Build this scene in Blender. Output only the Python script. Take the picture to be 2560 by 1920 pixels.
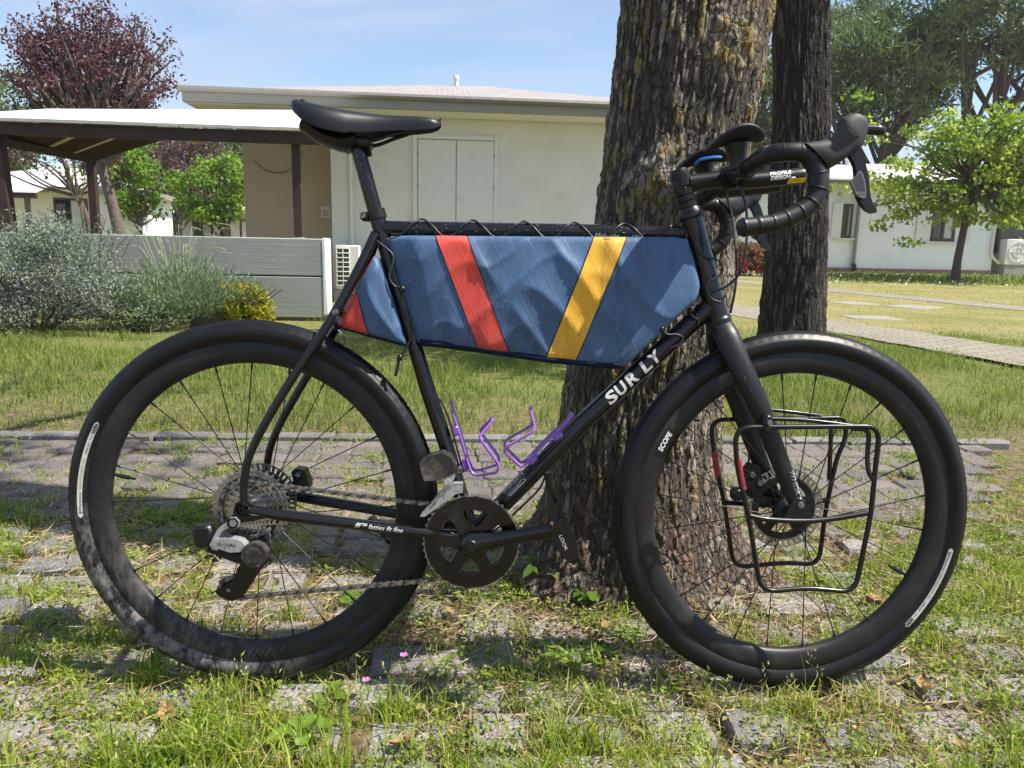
import bpy, bmesh, math, random
import numpy as np
from math import sin, cos, pi, radians, sqrt
from mathutils import Vector, Matrix

# ------------------------------------------------------------------ camera, world, sun, exposure
scene = bpy.context.scene
COL = scene.collection
for o in list(bpy.data.objects):
    bpy.data.objects.remove(o)

CAM_H, PITCH, ROLL = .854, radians(10.5), radians(1.2136)
cam_data = bpy.data.cameras.new('camera')
cam_data.sensor_fit = 'HORIZONTAL'
cam_data.sensor_width = 36.0
cam_data.lens = 1900.0 / 2560.0 * 36.0
cam_data.clip_start = .05
cam_data.clip_end = 900
cam = bpy.data.objects.new('camera', cam_data)
COL.objects.link(cam)
cam.matrix_world = Matrix.Translation((0, 0, CAM_H)) @ Matrix.Rotation(pi / 2 - PITCH, 4, 'X') @ Matrix.Rotation(ROLL, 4, 'Z')
scene.camera = cam

SUN = Vector((.54, -.095, .83)).normalized()
world = bpy.data.worlds.new('World')
scene.world = world
world.use_nodes = True
wt = world.node_tree
for n in list(wt.nodes):
    wt.nodes.remove(n)
w_out = wt.nodes.new('ShaderNodeOutputWorld')
w_bg = wt.nodes.new('ShaderNodeBackground')
w_sky = wt.nodes.new('ShaderNodeTexSky')
w_sky.sky_type = 'NISHITA'
w_sky.sun_disc = False
w_sky.sun_elevation = math.asin(SUN.z)
w_sky.sun_rotation = math.atan2(SUN.x, SUN.y)
w_sky.air_density = 1.0
w_sky.dust_density = .7
w_sky.ozone_density = 2.2
w_tc = wt.nodes.new('ShaderNodeTexCoord')
w_map = wt.nodes.new('ShaderNodeMapping')
w_map.inputs['Rotation'].default_value = (.2, .35, .5)
w_map.inputs['Scale'].default_value = (1.6, 1.1, 6.5)
w_noi = wt.nodes.new('ShaderNodeTexNoise')
w_noi.inputs['Scale'].default_value = 1.5
w_noi.inputs['Detail'].default_value = 7
w_noi.inputs['Roughness'].default_value = .52
w_noi.inputs['Distortion'].default_value = .7
w_ramp = wt.nodes.new('ShaderNodeValToRGB')
w_ramp.color_ramp.elements[0].position = .40
w_ramp.color_ramp.elements[0].color = (.04, .04, .04, 1)
w_ramp.color_ramp.elements[1].position = .66
w_ramp.color_ramp.elements[1].color = (.85, .85, .85, 1)
w_mix = wt.nodes.new('ShaderNodeMix')
w_mix.data_type = 'RGBA'
w_mix.inputs[7].default_value = (3.3, 3.8, 4.8, 1)
L = wt.links
L.new(w_tc.outputs['Generated'], w_map.inputs['Vector'])
L.new(w_map.outputs['Vector'], w_noi.inputs['Vector'])
L.new(w_noi.outputs['Fac'], w_ramp.inputs['Fac'])
L.new(w_ramp.outputs['Color'], w_mix.inputs[0])
L.new(w_sky.outputs['Color'], w_mix.inputs[6])
L.new(w_mix.outputs[2], w_bg.inputs['Color'])
w_bg.inputs['Strength'].default_value = .10
L.new(w_bg.outputs['Background'], w_out.inputs['Surface'])

sun_data = bpy.data.lights.new('sun', 'SUN')
sun_data.energy = 5.0
sun_data.angle = radians(.55)
sun_data.color = (1.0, .935, .83)
sun = bpy.data.objects.new('sun', sun_data)
COL.objects.link(sun)
sun.location = (6, -2, 12)
sun.rotation_euler = SUN.to_track_quat('Z', 'Y').to_euler()

scene.view_settings.view_transform = 'Standard'
scene.view_settings.look = 'None'
scene.view_settings.gamma = 1
scene.view_settings.use_curve_mapping = False
scene.view_settings.exposure = .95
scene.render.engine = 'CYCLES'
scene.cycles.max_bounces = 7
scene.cycles.transparent_max_bounces = 8
scene.cycles.use_denoising = True

random.seed(7)
RNG = np.random.default_rng(11)

# ------------------------------------------------------------------ materials
def new_mat(name):
    m = bpy.data.materials.new(name)
    m.use_nodes = True
    t = m.node_tree
    b = t.nodes['Principled BSDF']
    return m, t, b

def N(t, kind, **kw):
    n = t.nodes.new(kind)
    for k, v in kw.items():
        if k in n.inputs:
            n.inputs[k].default_value = v
        else:
            setattr(n, k, v)
    return n

def ramp(t, src, stops):
    r = t.nodes.new('ShaderNodeValToRGB')
    els = r.color_ramp.elements
    while len(els) < len(stops):
        els.new(.5)
    for e, (p, c) in zip(els, stops):
        e.position = p
        e.color = (c, c, c, 1) if isinstance(c, (int, float)) else (*c, 1)
    t.links.new(src, r.inputs['Fac'])
    return r.outputs['Color']

def mixc(t, fac, a, b, mode='MIX'):
    m = t.nodes.new('ShaderNodeMix')
    m.data_type = 'RGBA'
    m.blend_type = mode
    for sock, v in ((m.inputs[0], fac), (m.inputs[6], a), (m.inputs[7], b)):
        if hasattr(v, 'links') or hasattr(v, 'is_linked'):
            t.links.new(v, sock)
        elif isinstance(v, (int, float)):
            sock.default_value = v
        else:
            sock.default_value = (*v, 1)
    return m.outputs[2]

def noise(t, scale, detail=4, rough=.5, vec=None, stretch=None, dist=0.):
    n = N(t, 'ShaderNodeTexNoise', Scale=scale, Detail=detail, Roughness=rough, Distortion=dist)
    if vec is None:
        vec = t.nodes.new('ShaderNodeTexCoord').outputs['Object']
    if stretch:
        mp = t.nodes.new('ShaderNodeMapping')
        mp.inputs['Scale'].default_value = stretch
        t.links.new(vec, mp.inputs['Vector'])
        vec = mp.outputs['Vector']
    t.links.new(vec, n.inputs['Vector'])
    return n.outputs['Fac']

def bump(t, b, h, strength=.3, dist=.01):
    n = N(t, 'ShaderNodeBump', Strength=strength, Distance=dist)
    t.links.new(h, n.inputs['Height'])
    t.links.new(n.outputs['Normal'], b.inputs['Normal'])

def plain(name, col, rough=.5, metal=0., coat=0., spec=.5, var=.12, vscale=9., bmp=0., bscale=60., dirt=None):
    """solid colour with a little noise in tone and roughness; dirt = (colour, scale, lo, hi)"""
    m, t, b = new_mat(name)
    f = noise(t, vscale, 5, .6)
    lo = tuple(c * (1 - var) for c in col)
    hi = tuple(min(1, c * (1 + var)) for c in col)
    c = ramp(t, f, [(.3, lo), (.7, hi)])
    if dirt:
        d = ramp(t, noise(t, dirt[1], 8, .68), [(dirt[2], 0.), (dirt[3], 1.)])
        c = mixc(t, d, c, dirt[0])
        r = ramp(t, d, [(0, rough), (1, min(1, rough + .35))])
        t.links.new(r, b.inputs['Roughness'])
    else:
        r = ramp(t, f, [(.2, max(0, rough - .06)), (.8, min(1, rough + .08))])
        t.links.new(r, b.inputs['Roughness'])
    t.links.new(c, b.inputs['Base Color'])
    b.inputs['Metallic'].default_value = metal
    b.inputs['Coat Weight'].default_value = coat
    b.inputs['Coat Roughness'].default_value = .08
    b.inputs['Specular IOR Level'].default_value = spec
    if bmp:
        bump(t, b, noise(t, bscale, 5, .6), bmp, .004)
    return m

def leafy(name, stops, trans=.45, rough=.5, attr='tint', spec=.3):
    """leaves or blades: colour from the per-leaf attribute 'tint', light shines through"""
    m, t, b = new_mat(name)
    a = t.nodes.new('ShaderNodeAttribute')
    a.attribute_name = attr
    c = ramp(t, a.outputs['Fac'], stops)
    t.links.new(c, b.inputs['Base Color'])
    b.inputs['Roughness'].default_value = rough
    b.inputs['Specular IOR Level'].default_value = spec
    tr = t.nodes.new('ShaderNodeBsdfTranslucent')
    t.links.new(mixc(t, .35, c, (.55, .75, .08), 'SOFT_LIGHT'), tr.inputs['Color'])
    mx = t.nodes.new('ShaderNodeMixShader')
    mx.inputs[0].default_value = trans
    t.links.new(b.outputs[0], mx.inputs[1])
    t.links.new(tr.outputs[0], mx.inputs[2])
    t.links.new(mx.outputs[0], t.nodes['Material Output'].inputs['Surface'])
    return m

# ------------------------------------------------------------------ mesh helpers
def frames(path, closed=False):
    P = [Vector(p) for p in path]
    n = len(P)
    T = []
    for i in range(n):
        a = P[i - 1] if (i > 0 or closed) else P[i]
        c = P[(i + 1) % n] if (i < n - 1 or closed) else P[i]
        d = (c - a)
        T.append(d.normalized() if d.length > 1e-9 else Vector((1, 0, 0)))
    ref = Vector((0, 1, 0)) if abs(T[0].y) < .9 else Vector((0, 0, 1))
    u = (ref - T[0] * ref.dot(T[0])).normalized()
    U = []
    for i in range(n):
        u = (u - T[i] * u.dot(T[i]))
        u = u.normalized() if u.length > 1e-9 else T[i].orthogonal().normalized()
        U.append((u.copy(), T[i].cross(u).normalized()))
    return P, T, U

def smooth_path(pts, k=6, closed=False):
    """Catmull-Rom through the points"""
    P = [np.array(p, float) for p in pts]
    n = len(P)
    out = []
    rng = range(n) if closed else range(n - 1)
    for i in rng:
        p0 = P[i - 1] if (i > 0 or closed) else 2 * P[0] - P[1]
        p1, p2 = P[i], P[(i + 1) % n]
        p3 = P[(i + 2) % n] if (i + 2 < n or closed) else 2 * P[-1] - P[-2]
        for j in range(k):
            s = j / k
            out.append(tuple(.5 * ((2 * p1) + (p2 - p0) * s + (2 * p0 - 5 * p1 + 4 * p2 - p3) * s * s + (3 * p1 - p0 - 3 * p2 + p3) * s ** 3)))
    if not closed:
        out.append(tuple(P[-1]))
    return out

def fillet(pts, r, k=5, closed=False):
    """polyline with rounded corners"""
    P = [Vector(p) for p in pts]
    n = len(P)
    out = []
    for i in range(n):
        if not closed and i in (0, n - 1):
            out.append(tuple(P[i]))
            continue
        a, b, c = P[i - 1], P[i], P[(i + 1) % n]
        d1, d2 = (a - b), (c - b)
        q = min(r, d1.length * .48, d2.length * .48)
        s, e = b + d1.normalized() * q, b + d2.normalized() * q
        for j in range(k + 1):
            u = j / k
            out.append(tuple(s * (1 - u) ** 2 + b * 2 * u * (1 - u) + e * u * u))
    return out

class MB:
    def __init__(s):
        s.v, s.f = [], []
    def add(s, v, f):
        o = len(s.v)
        s.v += [tuple(p) for p in v]
        s.f += [tuple(i + o for i in q) for q in f]
        return s
    def box(s, c, d, rot=None):
        x, y, z = (q / 2 for q in d)
        v = [Vector(p) for p in ((-x, -y, -z), (x, -y, -z), (x, y, -z), (-x, y, -z), (-x, -y, z), (x, -y, z), (x, y, z), (-x, y, z))]
        if rot is not None:
            v = [rot @ p for p in v]
        c = Vector(c)
        return s.add([p + c for p in v], [(0, 3, 2, 1), (4, 5, 6, 7), (0, 1, 5, 4), (1, 2, 6, 5), (2, 3, 7, 6), (3, 0, 4, 7)])
    def bbox(s, c, d, b=.01, rot=None):
        """box with chamfered edges"""
        x, y, z = (q / 2 for q in d)
        b = min(b, x * .9, y * .9, z * .9)
        v, idx = [], {}
        for sx in (-1, 1):
            for sy in (-1, 1):
                for sz in (-1, 1):
                    for a in range(3):
                        p = [sx * (x - b), sy * (y - b), sz * (z - b)]
                        p[a] = (sx * x, sy * y, sz * z)[a]
                        idx[(sx, sy, sz, a)] = len(v)
                        v.append(Vector(p))
        I = lambda *k: idx[k]
        f = []
        for g in (-1, 1):
            f.append([I(g, -1, -1, 0), I(g, 1, -1, 0), I(g, 1, 1, 0), I(g, -1, 1, 0)])
            f.append([I(-1, g, -1, 1), I(1, g, -1, 1), I(1, g, 1, 1), I(-1, g, 1, 1)])
            f.append([I(-1, -1, g, 2), I(1, -1, g, 2), I(1, 1, g, 2), I(-1, 1, g, 2)])
        for p in (-1, 1):
            for q in (-1, 1):
                f.append([I(p, q, -1, 0), I(p, q, 1, 0), I(p, q, 1, 1), I(p, q, -1, 1)])
                f.append([I(p, -1, q, 0), I(p, 1, q, 0), I(p, 1, q, 2), I(p, -1, q, 2)])
                f.append([I(-1, p, q, 1), I(1, p, q, 1), I(1, p, q, 2), I(-1, p, q, 2)])
                for r in (-1, 1):
                    f.append([I(p, q, r, 0), I(p, q, r, 1), I(p, q, r, 2)])
        # outward winding
        g2 = []
        for q in f:
            ctr = sum((v[i] for i in q), Vector()) / len(q)
            nrm = (v[q[1]] - v[q[0]]).cross(v[q[2]] - v[q[0]])
            g2.append(tuple(q) if nrm.dot(ctr) > 0 else tuple(reversed(q)))
        if rot is not None:
            v = [rot @ p for p in v]
        c = Vector(c)
        return s.add([p + c for p in v], g2)
    def tube(s, path, r, n=10, closed=False, cap=True, flat=1.):
        P, T, U = frames(path, closed)
        m = len(P)
        R = r if isinstance(r, (list, tuple)) else [r] * m
        v = []
        for i in range(m):
            a, b = U[i]
            for j in range(n):
                th = 2 * pi * j / n
                v.append(P[i] + (a * cos(th) * flat + b * sin(th)) * R[i])
        f = []
        for i in range(m if closed else m - 1):
            i2 = (i + 1) % m
            for j in range(n):
                j2 = (j + 1) % n
                f.append((i * n + j, i * n + j2, i2 * n + j2, i2 * n + j))
        if cap and not closed:
            f.append(tuple(reversed(range(n))))
            f.append(tuple((m - 1) * n + j for j in range(n)))
        return s.add(v, f)
    def rod(s, a, b, r, n=10, r2=None):
        return s.tube([a, b], [r, r if r2 is None else r2], n)
    def lathe(s, prof, n=48, c=(0, 0, 0), axis='y', closed=False, mod=None):
        """profile of (radius, along-axis) pairs"""
        m = len(prof)
        v = []
        for j in range(n):
            th = 2 * pi * j / n
            for i, (r, a) in enumerate(prof):
                if mod:
                    r = r + mod(i, j)
                if axis == 'y':
                    v.append((c[0] + r * cos(th), c[1] + a, c[2] + r * sin(th)))
                else:
                    v.append((c[0] + r * cos(th), c[1] + r * sin(th), c[2] + a))
        f = []
        for j in range(n):
            j2 = (j + 1) % n
            for i in range(m if closed else m - 1):
                i2 = (i + 1) % m
                q = (j * m + i, j * m + i2, j2 * m + i2, j2 * m + i)
                f.append(q if axis == 'y' else tuple(reversed(q)))
        return s.add(v, f)
    def prism(s, pts, y0, y1):
        """outline in (x, z) given depth from y0 to y1"""
        n = len(pts)
        ar = sum(pts[i][0] * pts[(i + 1) % n][1] - pts[(i + 1) % n][0] * pts[i][1] for i in range(n))
        if ar < 0:
            pts = list(reversed(pts))
        v = [(x, y0, z) for x, z in pts] + [(x, y1, z) for x, z in pts]
        f = [tuple(range(n)), tuple(reversed(range(n, 2 * n)))]
        for i in range(n):
            j = (i + 1) % n
            f.append((j, i, n + i, n + j))
        return s.add(v, f)
    def plate(s, pts, z0, z1):
        """outline in (x, y) given height from z0 to z1"""
        n = len(pts)
        ar = sum(pts[i][0] * pts[(i + 1) % n][1] - pts[(i + 1) % n][0] * pts[i][1] for i in range(n))
        if ar < 0:
            pts = list(reversed(pts))
        v = [(x, y, z0) for x, y in pts] + [(x, y, z1) for x, y in pts]
        f = [tuple(reversed(range(n))), tuple(range(n, 2 * n))]
        for i in range(n):
            j = (i + 1) % n
            f.append((i, j, n + j, n + i))
        return s.add(v, f)
    def ring(s, outer, inner, y0, y1):
        """flat ring between two outlines with the same number of points, depth y0..y1"""
        n = len(outer)
        v = [(x, y0, z) for x, z in outer] + [(x, y0, z) for x, z in inner] + [(x, y1, z) for x, z in outer] + [(x, y1, z) for x, z in inner]
        f = []
        for i in range(n):
            j = (i + 1) % n
            f += [(i, j, n + j, n + i), (2 * n + j, 2 * n + i, 3 * n + i, 3 * n + j), (j, i, 2 * n + i, 2 * n + j), (n + i, n + j, 3 * n + j, 3 * n + i)]
        return s.add(v, f)
    def grid(s, P):
        """rows of points"""
        h, w = len(P), len(P[0])
        return s.add([p for r in P for p in r], [(i * w + j, i * w + j + 1, (i + 1) * w + j + 1, (i + 1) * w + j) for i in range(h - 1) for j in range(w - 1)])
    def mesh(s, name, mat=None, ang=38):
        me = bpy.data.meshes.new(name)
        me.from_pydata(s.v, [], s.f)
        if ang:
            me.shade_smooth()
            me.set_sharp_from_angle(angle=radians(ang))
        if mat:
            me.materials.append(mat)
        me.update()
        return me

def put(name, data, parent=None, mw=None):
    o = bpy.data.objects.new(name, data)
    COL.objects.link(o)
    if parent:
        o.parent = parent
    if mw is not None:
        o.matrix_local = mw
    return o

def tag(o, label=None, cat=None, group=None, kind=None):
    for k, v in (('label', label), ('category', cat), ('group', group), ('kind', kind)):
        if v:
            o[k] = v
    return o

def part(name, mb, mat, parent=None, mw=None, ang=38, label=None, kind=None):
    o = put(name, mb.mesh(name, mat, ang), parent, mw)
    if label:
        o['label'] = label
    if kind:
        o['kind'] = kind
    return o

def thing(name, label, cat, loc=(0, 0, 0), rz=0., group=None, mw=None):
    o = put(name, None)
    o.empty_display_size = .1
    if mw is not None:
        o.matrix_local = mw
    else:
        o.location = loc
        o.rotation_euler = (0, 0, rz)
    return tag(o, label, cat, group)

def np_mesh(name, V, F, mat, tint=None, smooth=False, corners=4):
    """fast mesh from arrays; F is (n, corners)"""
    me = bpy.data.meshes.new(name)
    V = np.ascontiguousarray(V, dtype=np.float32)
    F = np.ascontiguousarray(F, dtype=np.int32)
    me.vertices.add(len(V))
    me.vertices.foreach_set('co', V.ravel())
    me.loops.add(F.size)
    me.loops.foreach_set('vertex_index', F.ravel())
    me.polygons.add(len(F))
    me.polygons.foreach_set('loop_start', np.arange(0, F.size, F.shape[1], dtype=np.int32))
    me.polygons.foreach_set('loop_total', np.full(len(F), F.shape[1], dtype=np.int32))
    if smooth:
        me.polygons.foreach_set('use_smooth', np.ones(len(F), dtype=bool))
    me.materials.append(mat)
    me.update(calc_edges=True)
    if tint is not None:
        a = me.attributes.new('tint', 'FLOAT', 'POINT')
        a.data.foreach_set('value', np.ascontiguousarray(tint, dtype=np.float32))
    return me

# value noise for shaping geometry
def _hash(ix, iy, iz):
    h = (ix.astype(np.int64) * 374761393 + iy.astype(np.int64) * 668265263 + iz.astype(np.int64) * 2147483647) & 0xffffffff
    h = ((h ^ (h >> 13)) * 1274126177) & 0xffffffff
    return ((h ^ (h >> 16)) & 0xffff) / 65535.
def vnoise(P):
    P = np.asarray(P, float)
    i = np.floor(P)
    f = P - i
    f = f * f * (3 - 2 * f)
    x, y, z = i[..., 0], i[..., 1], i[..., 2]
    r = 0
    for dx in (0, 1):
        for dy in (0, 1):
            for dz in (0, 1):
                w = (f[..., 0] if dx else 1 - f[..., 0]) * (f[..., 1] if dy else 1 - f[..., 1]) * (f[..., 2] if dz else 1 - f[..., 2])
                r = r + w * _hash(x + dx, y + dy, z + dz)
    return r
def fbm(P, oct=4):
    P = np.asarray(P, float)
    a, s, r = .5, 1., 0
    for k in range(oct):
        r = r + a * vnoise(P * s + 17.3 * k)
        a *= .5
        s *= 2.03
    return r / (1 - .5 ** oct)

_font_curve = None
def text_verts(txt, size=1., spacing=1., shear=0., fat=0.):
    """flat letter outlines as (verts, faces) with x to the right and y up"""
    cu = bpy.data.curves.new('lettering_source', 'FONT')
    cu.body = txt
    cu.size = size
    cu.space_character = spacing
    cu.shear = shear
    cu.offset = fat
    cu.resolution_u = 3
    cu.fill_mode = 'FRONT'
    ob = bpy.data.objects.new('lettering_source', cu)
    COL.objects.link(ob)
    dg = bpy.context.evaluated_depsgraph_get()
    me = ob.evaluated_get(dg).to_mesh()
    v = [(p.co.x, p.co.y) for p in me.vertices]
    f = [tuple(p.vertices) for p in me.polygons]
    ob.evaluated_get(dg).to_mesh_clear()
    bpy.data.objects.remove(ob)
    bpy.data.curves.remove(cu)
    if v:
        x0 = min(p[0] for p in v)
        v = [(p[0] - x0, p[1]) for p in v]
    return v, f

def slice_rows(v, f, step):
    """cut flat letters into strips so that they can bend round a tube"""
    bm = bmesh.new()
    bv = [bm.verts.new((x, y, 0)) for x, y in v]
    for q in f:
        try:
            bm.faces.new([bv[i] for i in q])
        except ValueError:
            pass
    y0, y1 = min(p[1] for p in v), max(p[1] for p in v)
    y = y0 + step
    while y < y1:
        bmesh.ops.bisect_plane(bm, geom=bm.verts[:] + bm.edges[:] + bm.faces[:], plane_co=(0, y, 0), plane_no=(0, 1, 0))
        y += step
    bmesh.ops.triangulate(bm, faces=bm.faces[:])
    bm.verts.index_update()
    out = [(p.co.x, p.co.y) for p in bm.verts], [tuple(p.index for p in q.verts) for q in bm.faces]
    bm.free()
    return out

def text_mb(txt, size, fn, width=None, bold=0., **kw):
    """letters placed by fn(x, y) -> point; stretched to width when given"""
    v, f = text_verts(txt, size, **kw)
    v, f = slice_rows(v, f, size / 7)
    W = max(p[0] for p in v)
    k = (width / W) if width else 1.
    mb = MB()
    mb.add([fn(x * k, y) for x, y in v], f)
    if bold:
        for dx, dy in ((bold, 0), (0, bold), (bold, bold)):
            mb.add([fn(x * k + dx, y + dy) + (Vector((0, 0, 0))) for x, y in v], f)
    return mb
# ------------------------------------------------------------------ colours of the place
M = {}
M['white_wall'] = plain('white_render', (.80, .83, .86), .85, var=.04, vscale=2.5, bmp=.25, bscale=90, dirt=((.55, .53, .47), .9, .56, .95))
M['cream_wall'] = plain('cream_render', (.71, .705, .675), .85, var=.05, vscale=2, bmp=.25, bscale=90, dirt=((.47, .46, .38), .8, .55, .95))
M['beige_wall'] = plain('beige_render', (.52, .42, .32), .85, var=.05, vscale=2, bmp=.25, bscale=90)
M['white_paint'] = plain('white_paint', (.70, .71, .68), .45, var=.03, dirt=((.5, .48, .42), 2.5, .6, .95))
M['grey_fascia'] = plain('grey_fascia_paint', (.27, .26, .235), .5, var=.05, vscale=1.2)
M['gutter'] = plain('gutter_metal', (.21, .20, .18), .4, var=.06, metal=.2)
M['white_sheet'] = plain('white_roof_sheet', (.78, .79, .80), .45, var=.03, vscale=1.3, dirt=((.6, .6, .58), 1.5, .6, .9))
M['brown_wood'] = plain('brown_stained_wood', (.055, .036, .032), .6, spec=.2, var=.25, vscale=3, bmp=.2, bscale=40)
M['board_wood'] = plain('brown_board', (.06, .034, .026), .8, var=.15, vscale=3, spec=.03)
M['dark_glass'] = plain('window_glass', (.02, .025, .025), .06, var=.3, spec=.7)
M['ac_white'] = plain('ac_white', (.68, .68, .65), .4, var=.03)
M['ac_dark'] = plain('ac_coil', (.06, .075, .08), .5)
M['terracotta'] = plain('terracotta_plinth', (.30, .17, .13), .8)
M['dark_wood'] = plain('dark_window_wood', (.06, .045, .035), .5)
M['curtain'] = plain('curtain', (.5, .52, .5), .9)
M['blue_plastic'] = plain('blue_plastic', (.02, .13, .55), .4)
M['yellow_board'] = plain('yellow_board', (.62, .42, .05), .6)
M['wire'] = plain('black_wire', (.02, .02, .02), .5)

def tile_roof(name, a, b, sc):
    m, t, bs = new_mat(name)
    v = noise(t, 3.0, 6, .65)
    v2 = noise(t, 26.0, 3, .6, stretch=(1, .35, 1))
    c = ramp(t, v2, [(.35, a), (.62, b)])
    c = mixc(t, ramp(t, v, [(.45, 0.), (.75, .6)]), c, tuple(min(1, q * 1.35) for q in b))
    t.links.new(c, bs.inputs['Base Color'])
    bs.inputs['Roughness'].default_value = .8
    w = N(t, 'ShaderNodeTexWave', Scale=sc, Distortion=.6, Detail=2)
    w.bands_direction = 'X'
    t.links.new(t.nodes.new('ShaderNodeTexCoord').outputs['Object'], w.inputs['Vector'])
    bump(t, bs, w.outputs['Fac'], .15, .02)
    return m
M['roof_tile'] = tile_roof('roof_tiles_grey_pink', (.22, .20, .195), (.29, .27, .265), 4.)
M['roof_white'] = tile_roof('roof_tiles_pale', (.40, .37, .37), (.52, .50, .50), 4.)

def concrete_mat():
    m, t, b = new_mat('board_marked_concrete')
    a = noise(t, 2.2, 7, .62)
    g = noise(t, 9, 6, .65, stretch=(.12, .12, 2.6))
    c = ramp(t, a, [(.3, (.25, .268, .242)), (.7, (.31, .328, .30))])
    c = mixc(t, ramp(t, g, [(.60, 0.), (.72, .18)]), c, (.36, .375, .335))
    t.links.new(c, b.inputs['Base Color'])
    b.inputs['Roughness'].default_value = .85
    bump(t, b, g, .3, .012)
    return m
M['concrete'] = concrete_mat()
M['end_white'] = plain('peeling_white_paint', (.66, .68, .64), .7, var=.05, dirt=((.36, .38, .34), 5, .58, .7))

def stone_mat(name, lo, hi, speck=True, scale=1.):
    m, t, b = new_mat(name)
    oi = t.nodes.new('ShaderNodeObjectInfo')
    geo = t.nodes.new('ShaderNodeNewGeometry')
    a = noise(t, 16 * scale, 6, .65, vec=geo.outputs['Position'])
    s = noise(t, 170 * scale, 3, .7, vec=geo.outputs['Position'])
    c = ramp(t, a, [(.25, lo), (.75, hi)])
    c = mixc(t, ramp(t, s, [(.35, .85), (.62, 0.)]), c, tuple(q * .42 for q in lo))
    if speck:
        c = mixc(t, ramp(t, s, [(.60, 0.), (.72, .75)]), c, (.62, .61, .58))
    tone = ramp(t, oi.outputs['Random'], [(0, (.72, .72, .74)), (.5, (1, .97, .94)), (1, (1.18, 1.12, 1.08))])
    c = mixc(t, 1., c, tone, 'MULTIPLY')
    d = noise(t, 5.5, 6, .7, vec=geo.outputs['Position'])
    c = mixc(t, ramp(t, d, [(.5, 0.), (.74, .8)]), c, (.115, .09, .055))
    t.links.new(c, b.inputs['Base Color'])
    b.inputs['Roughness'].default_value = .85
    bump(t, b, s, .8, .004)
    return m
M['paver'] = stone_mat('granite_chip_paver', (.20, .20, .205), (.32, .315, .31))
M['brick'] = stone_mat('path_brick', (.135, .12, .112), (.225, .203, .188), False, .8)
M['kerb'] = stone_mat('kerb_stone', (.17, .17, .165), (.27, .27, .26), False, .8)

def ground_mat():
    m, t, b = new_mat('soil_and_turf')
    geo = t.nodes.new('ShaderNodeNewGeometry')
    P = geo.outputs['Position']
    soil = ramp(t, noise(t, 34, 7, .72, vec=P), [(.28, (.055, .038, .025)), (.5, (.165, .122, .076)), (.72, (.36, .285, .18))])
    green = ramp(t, noise(t, 22, 7, .7, vec=P), [(.25, (.06, .09, .02)), (.55, (.15, .18, .045)), (.8, (.30, .265, .11))])
    lawn = ramp(t, noise(t, .55, 6, .6, vec=P), [(.3, (.175, .185, .06)), (.55, (.265, .24, .11)), (.75, (.34, .285, .165))])
    fine = ramp(t, noise(t, 14, 6, .75, vec=P), [(.25, (.55, .6, .5)), (.75, (1.3, 1.25, 1.2))])
    lawn = mixc(t, 1., lawn, fine, 'MULTIPLY')
    sep = t.nodes.new('ShaderNodeSeparateXYZ')
    t.links.new(P, sep.inputs[0])
    wob = noise(t, 3.0, 4, .6, vec=P)
    mm = N(t, 'ShaderNodeMath', operation='MULTIPLY_ADD')
    t.links.new(wob, mm.inputs[0]); mm.inputs[1].default_value = 1.2
    t.links.new(sep.outputs['Y'], mm.inputs[2])
    near = ramp(t, noise(t, 7, 5, .6, vec=P), [(.50, 0.), (.70, .6)])
    c1 = mixc(t, near, soil, green)
    k = N(t, 'ShaderNodeMapRange'); k.inputs['From Min'].default_value = 3.7; k.inputs['From Max'].default_value = 5.2
    t.links.new(mm.outputs[0], k.inputs['Value'])
    c2 = mixc(t, k.outputs[0], c1, mixc(t, .75, soil, green))
    k2 = N(t, 'ShaderNodeMapRange'); k2.inputs['From Min'].default_value = 7.5; k2.inputs['From Max'].default_value = 9.5
    t.links.new(mm.outputs[0], k2.inputs['Value'])
    c3 = mixc(t, k2.outputs[0], c2, lawn)
    t.links.new(c3, b.inputs['Base Color'])
    b.inputs['Roughness'].default_value = .95
    b.inputs['Specular IOR Level'].default_value = .1
    bump(t, b, noise(t, 40, 6, .75, vec=P), .9, .02)
    return m

# ------------------------------------------------------------------ ground sheet
gx = np.concatenate([np.linspace(-260, -12, 14), np.linspace(-10, 12, 150), np.linspace(14, 260, 14)])
gy = np.concatenate([np.linspace(-30, -.5, 8), np.linspace(0, 9, 90), np.linspace(9.5, 40, 40), np.linspace(50, 600, 14)])
GX, GY = np.meshgrid(gx, gy)
def ground_z(x, y):
    x, y = np.asarray(x, float), np.asarray(y, float)
    P = np.stack([x * 3.1, y * 3.1, x * 0], -1)
    w = np.clip((9 - y) / 3, 0, 1) * np.clip((12 - abs(x)) / 4, 0, 1)
    return (-.022 + .02 * (fbm(P, 3) - .5)) * w
GV = np.stack([GX, GY, ground_z(GX, GY)], -1).reshape(-1, 3)
nx, ny = len(gx), len(gy)
ii = (np.arange(ny - 1)[:, None] * nx + np.arange(nx - 1)[None]).ravel()
GF = np.stack([ii, ii + 1, ii + nx + 1, ii + nx], 1)
ground = put('ground', np_mesh('ground', GV, GF, ground_mat(), smooth=True))
tag(ground, kind='structure')

# ------------------------------------------------------------------ loose pavers under the bicycle and the brick path behind it
def stone_proto(name, lx, ly, h, mat, seed):
    rs = random.Random(seed)
    mb = MB()
    mb.bbox((0, 0, -h / 2), (lx, ly, h), .007)
    mb.v = [(x + rs.uniform(-.004, .004), y + rs.uniform(-.004, .004), z + rs.uniform(-.0015, .0015)) for x, y, z in mb.v]
    return mb.mesh(name, mat, 30)

A3 = radians(3.2)
def pav(u, w):
    return (u * cos(A3) - w * sin(A3), u * sin(A3) + w * cos(A3))

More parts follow.
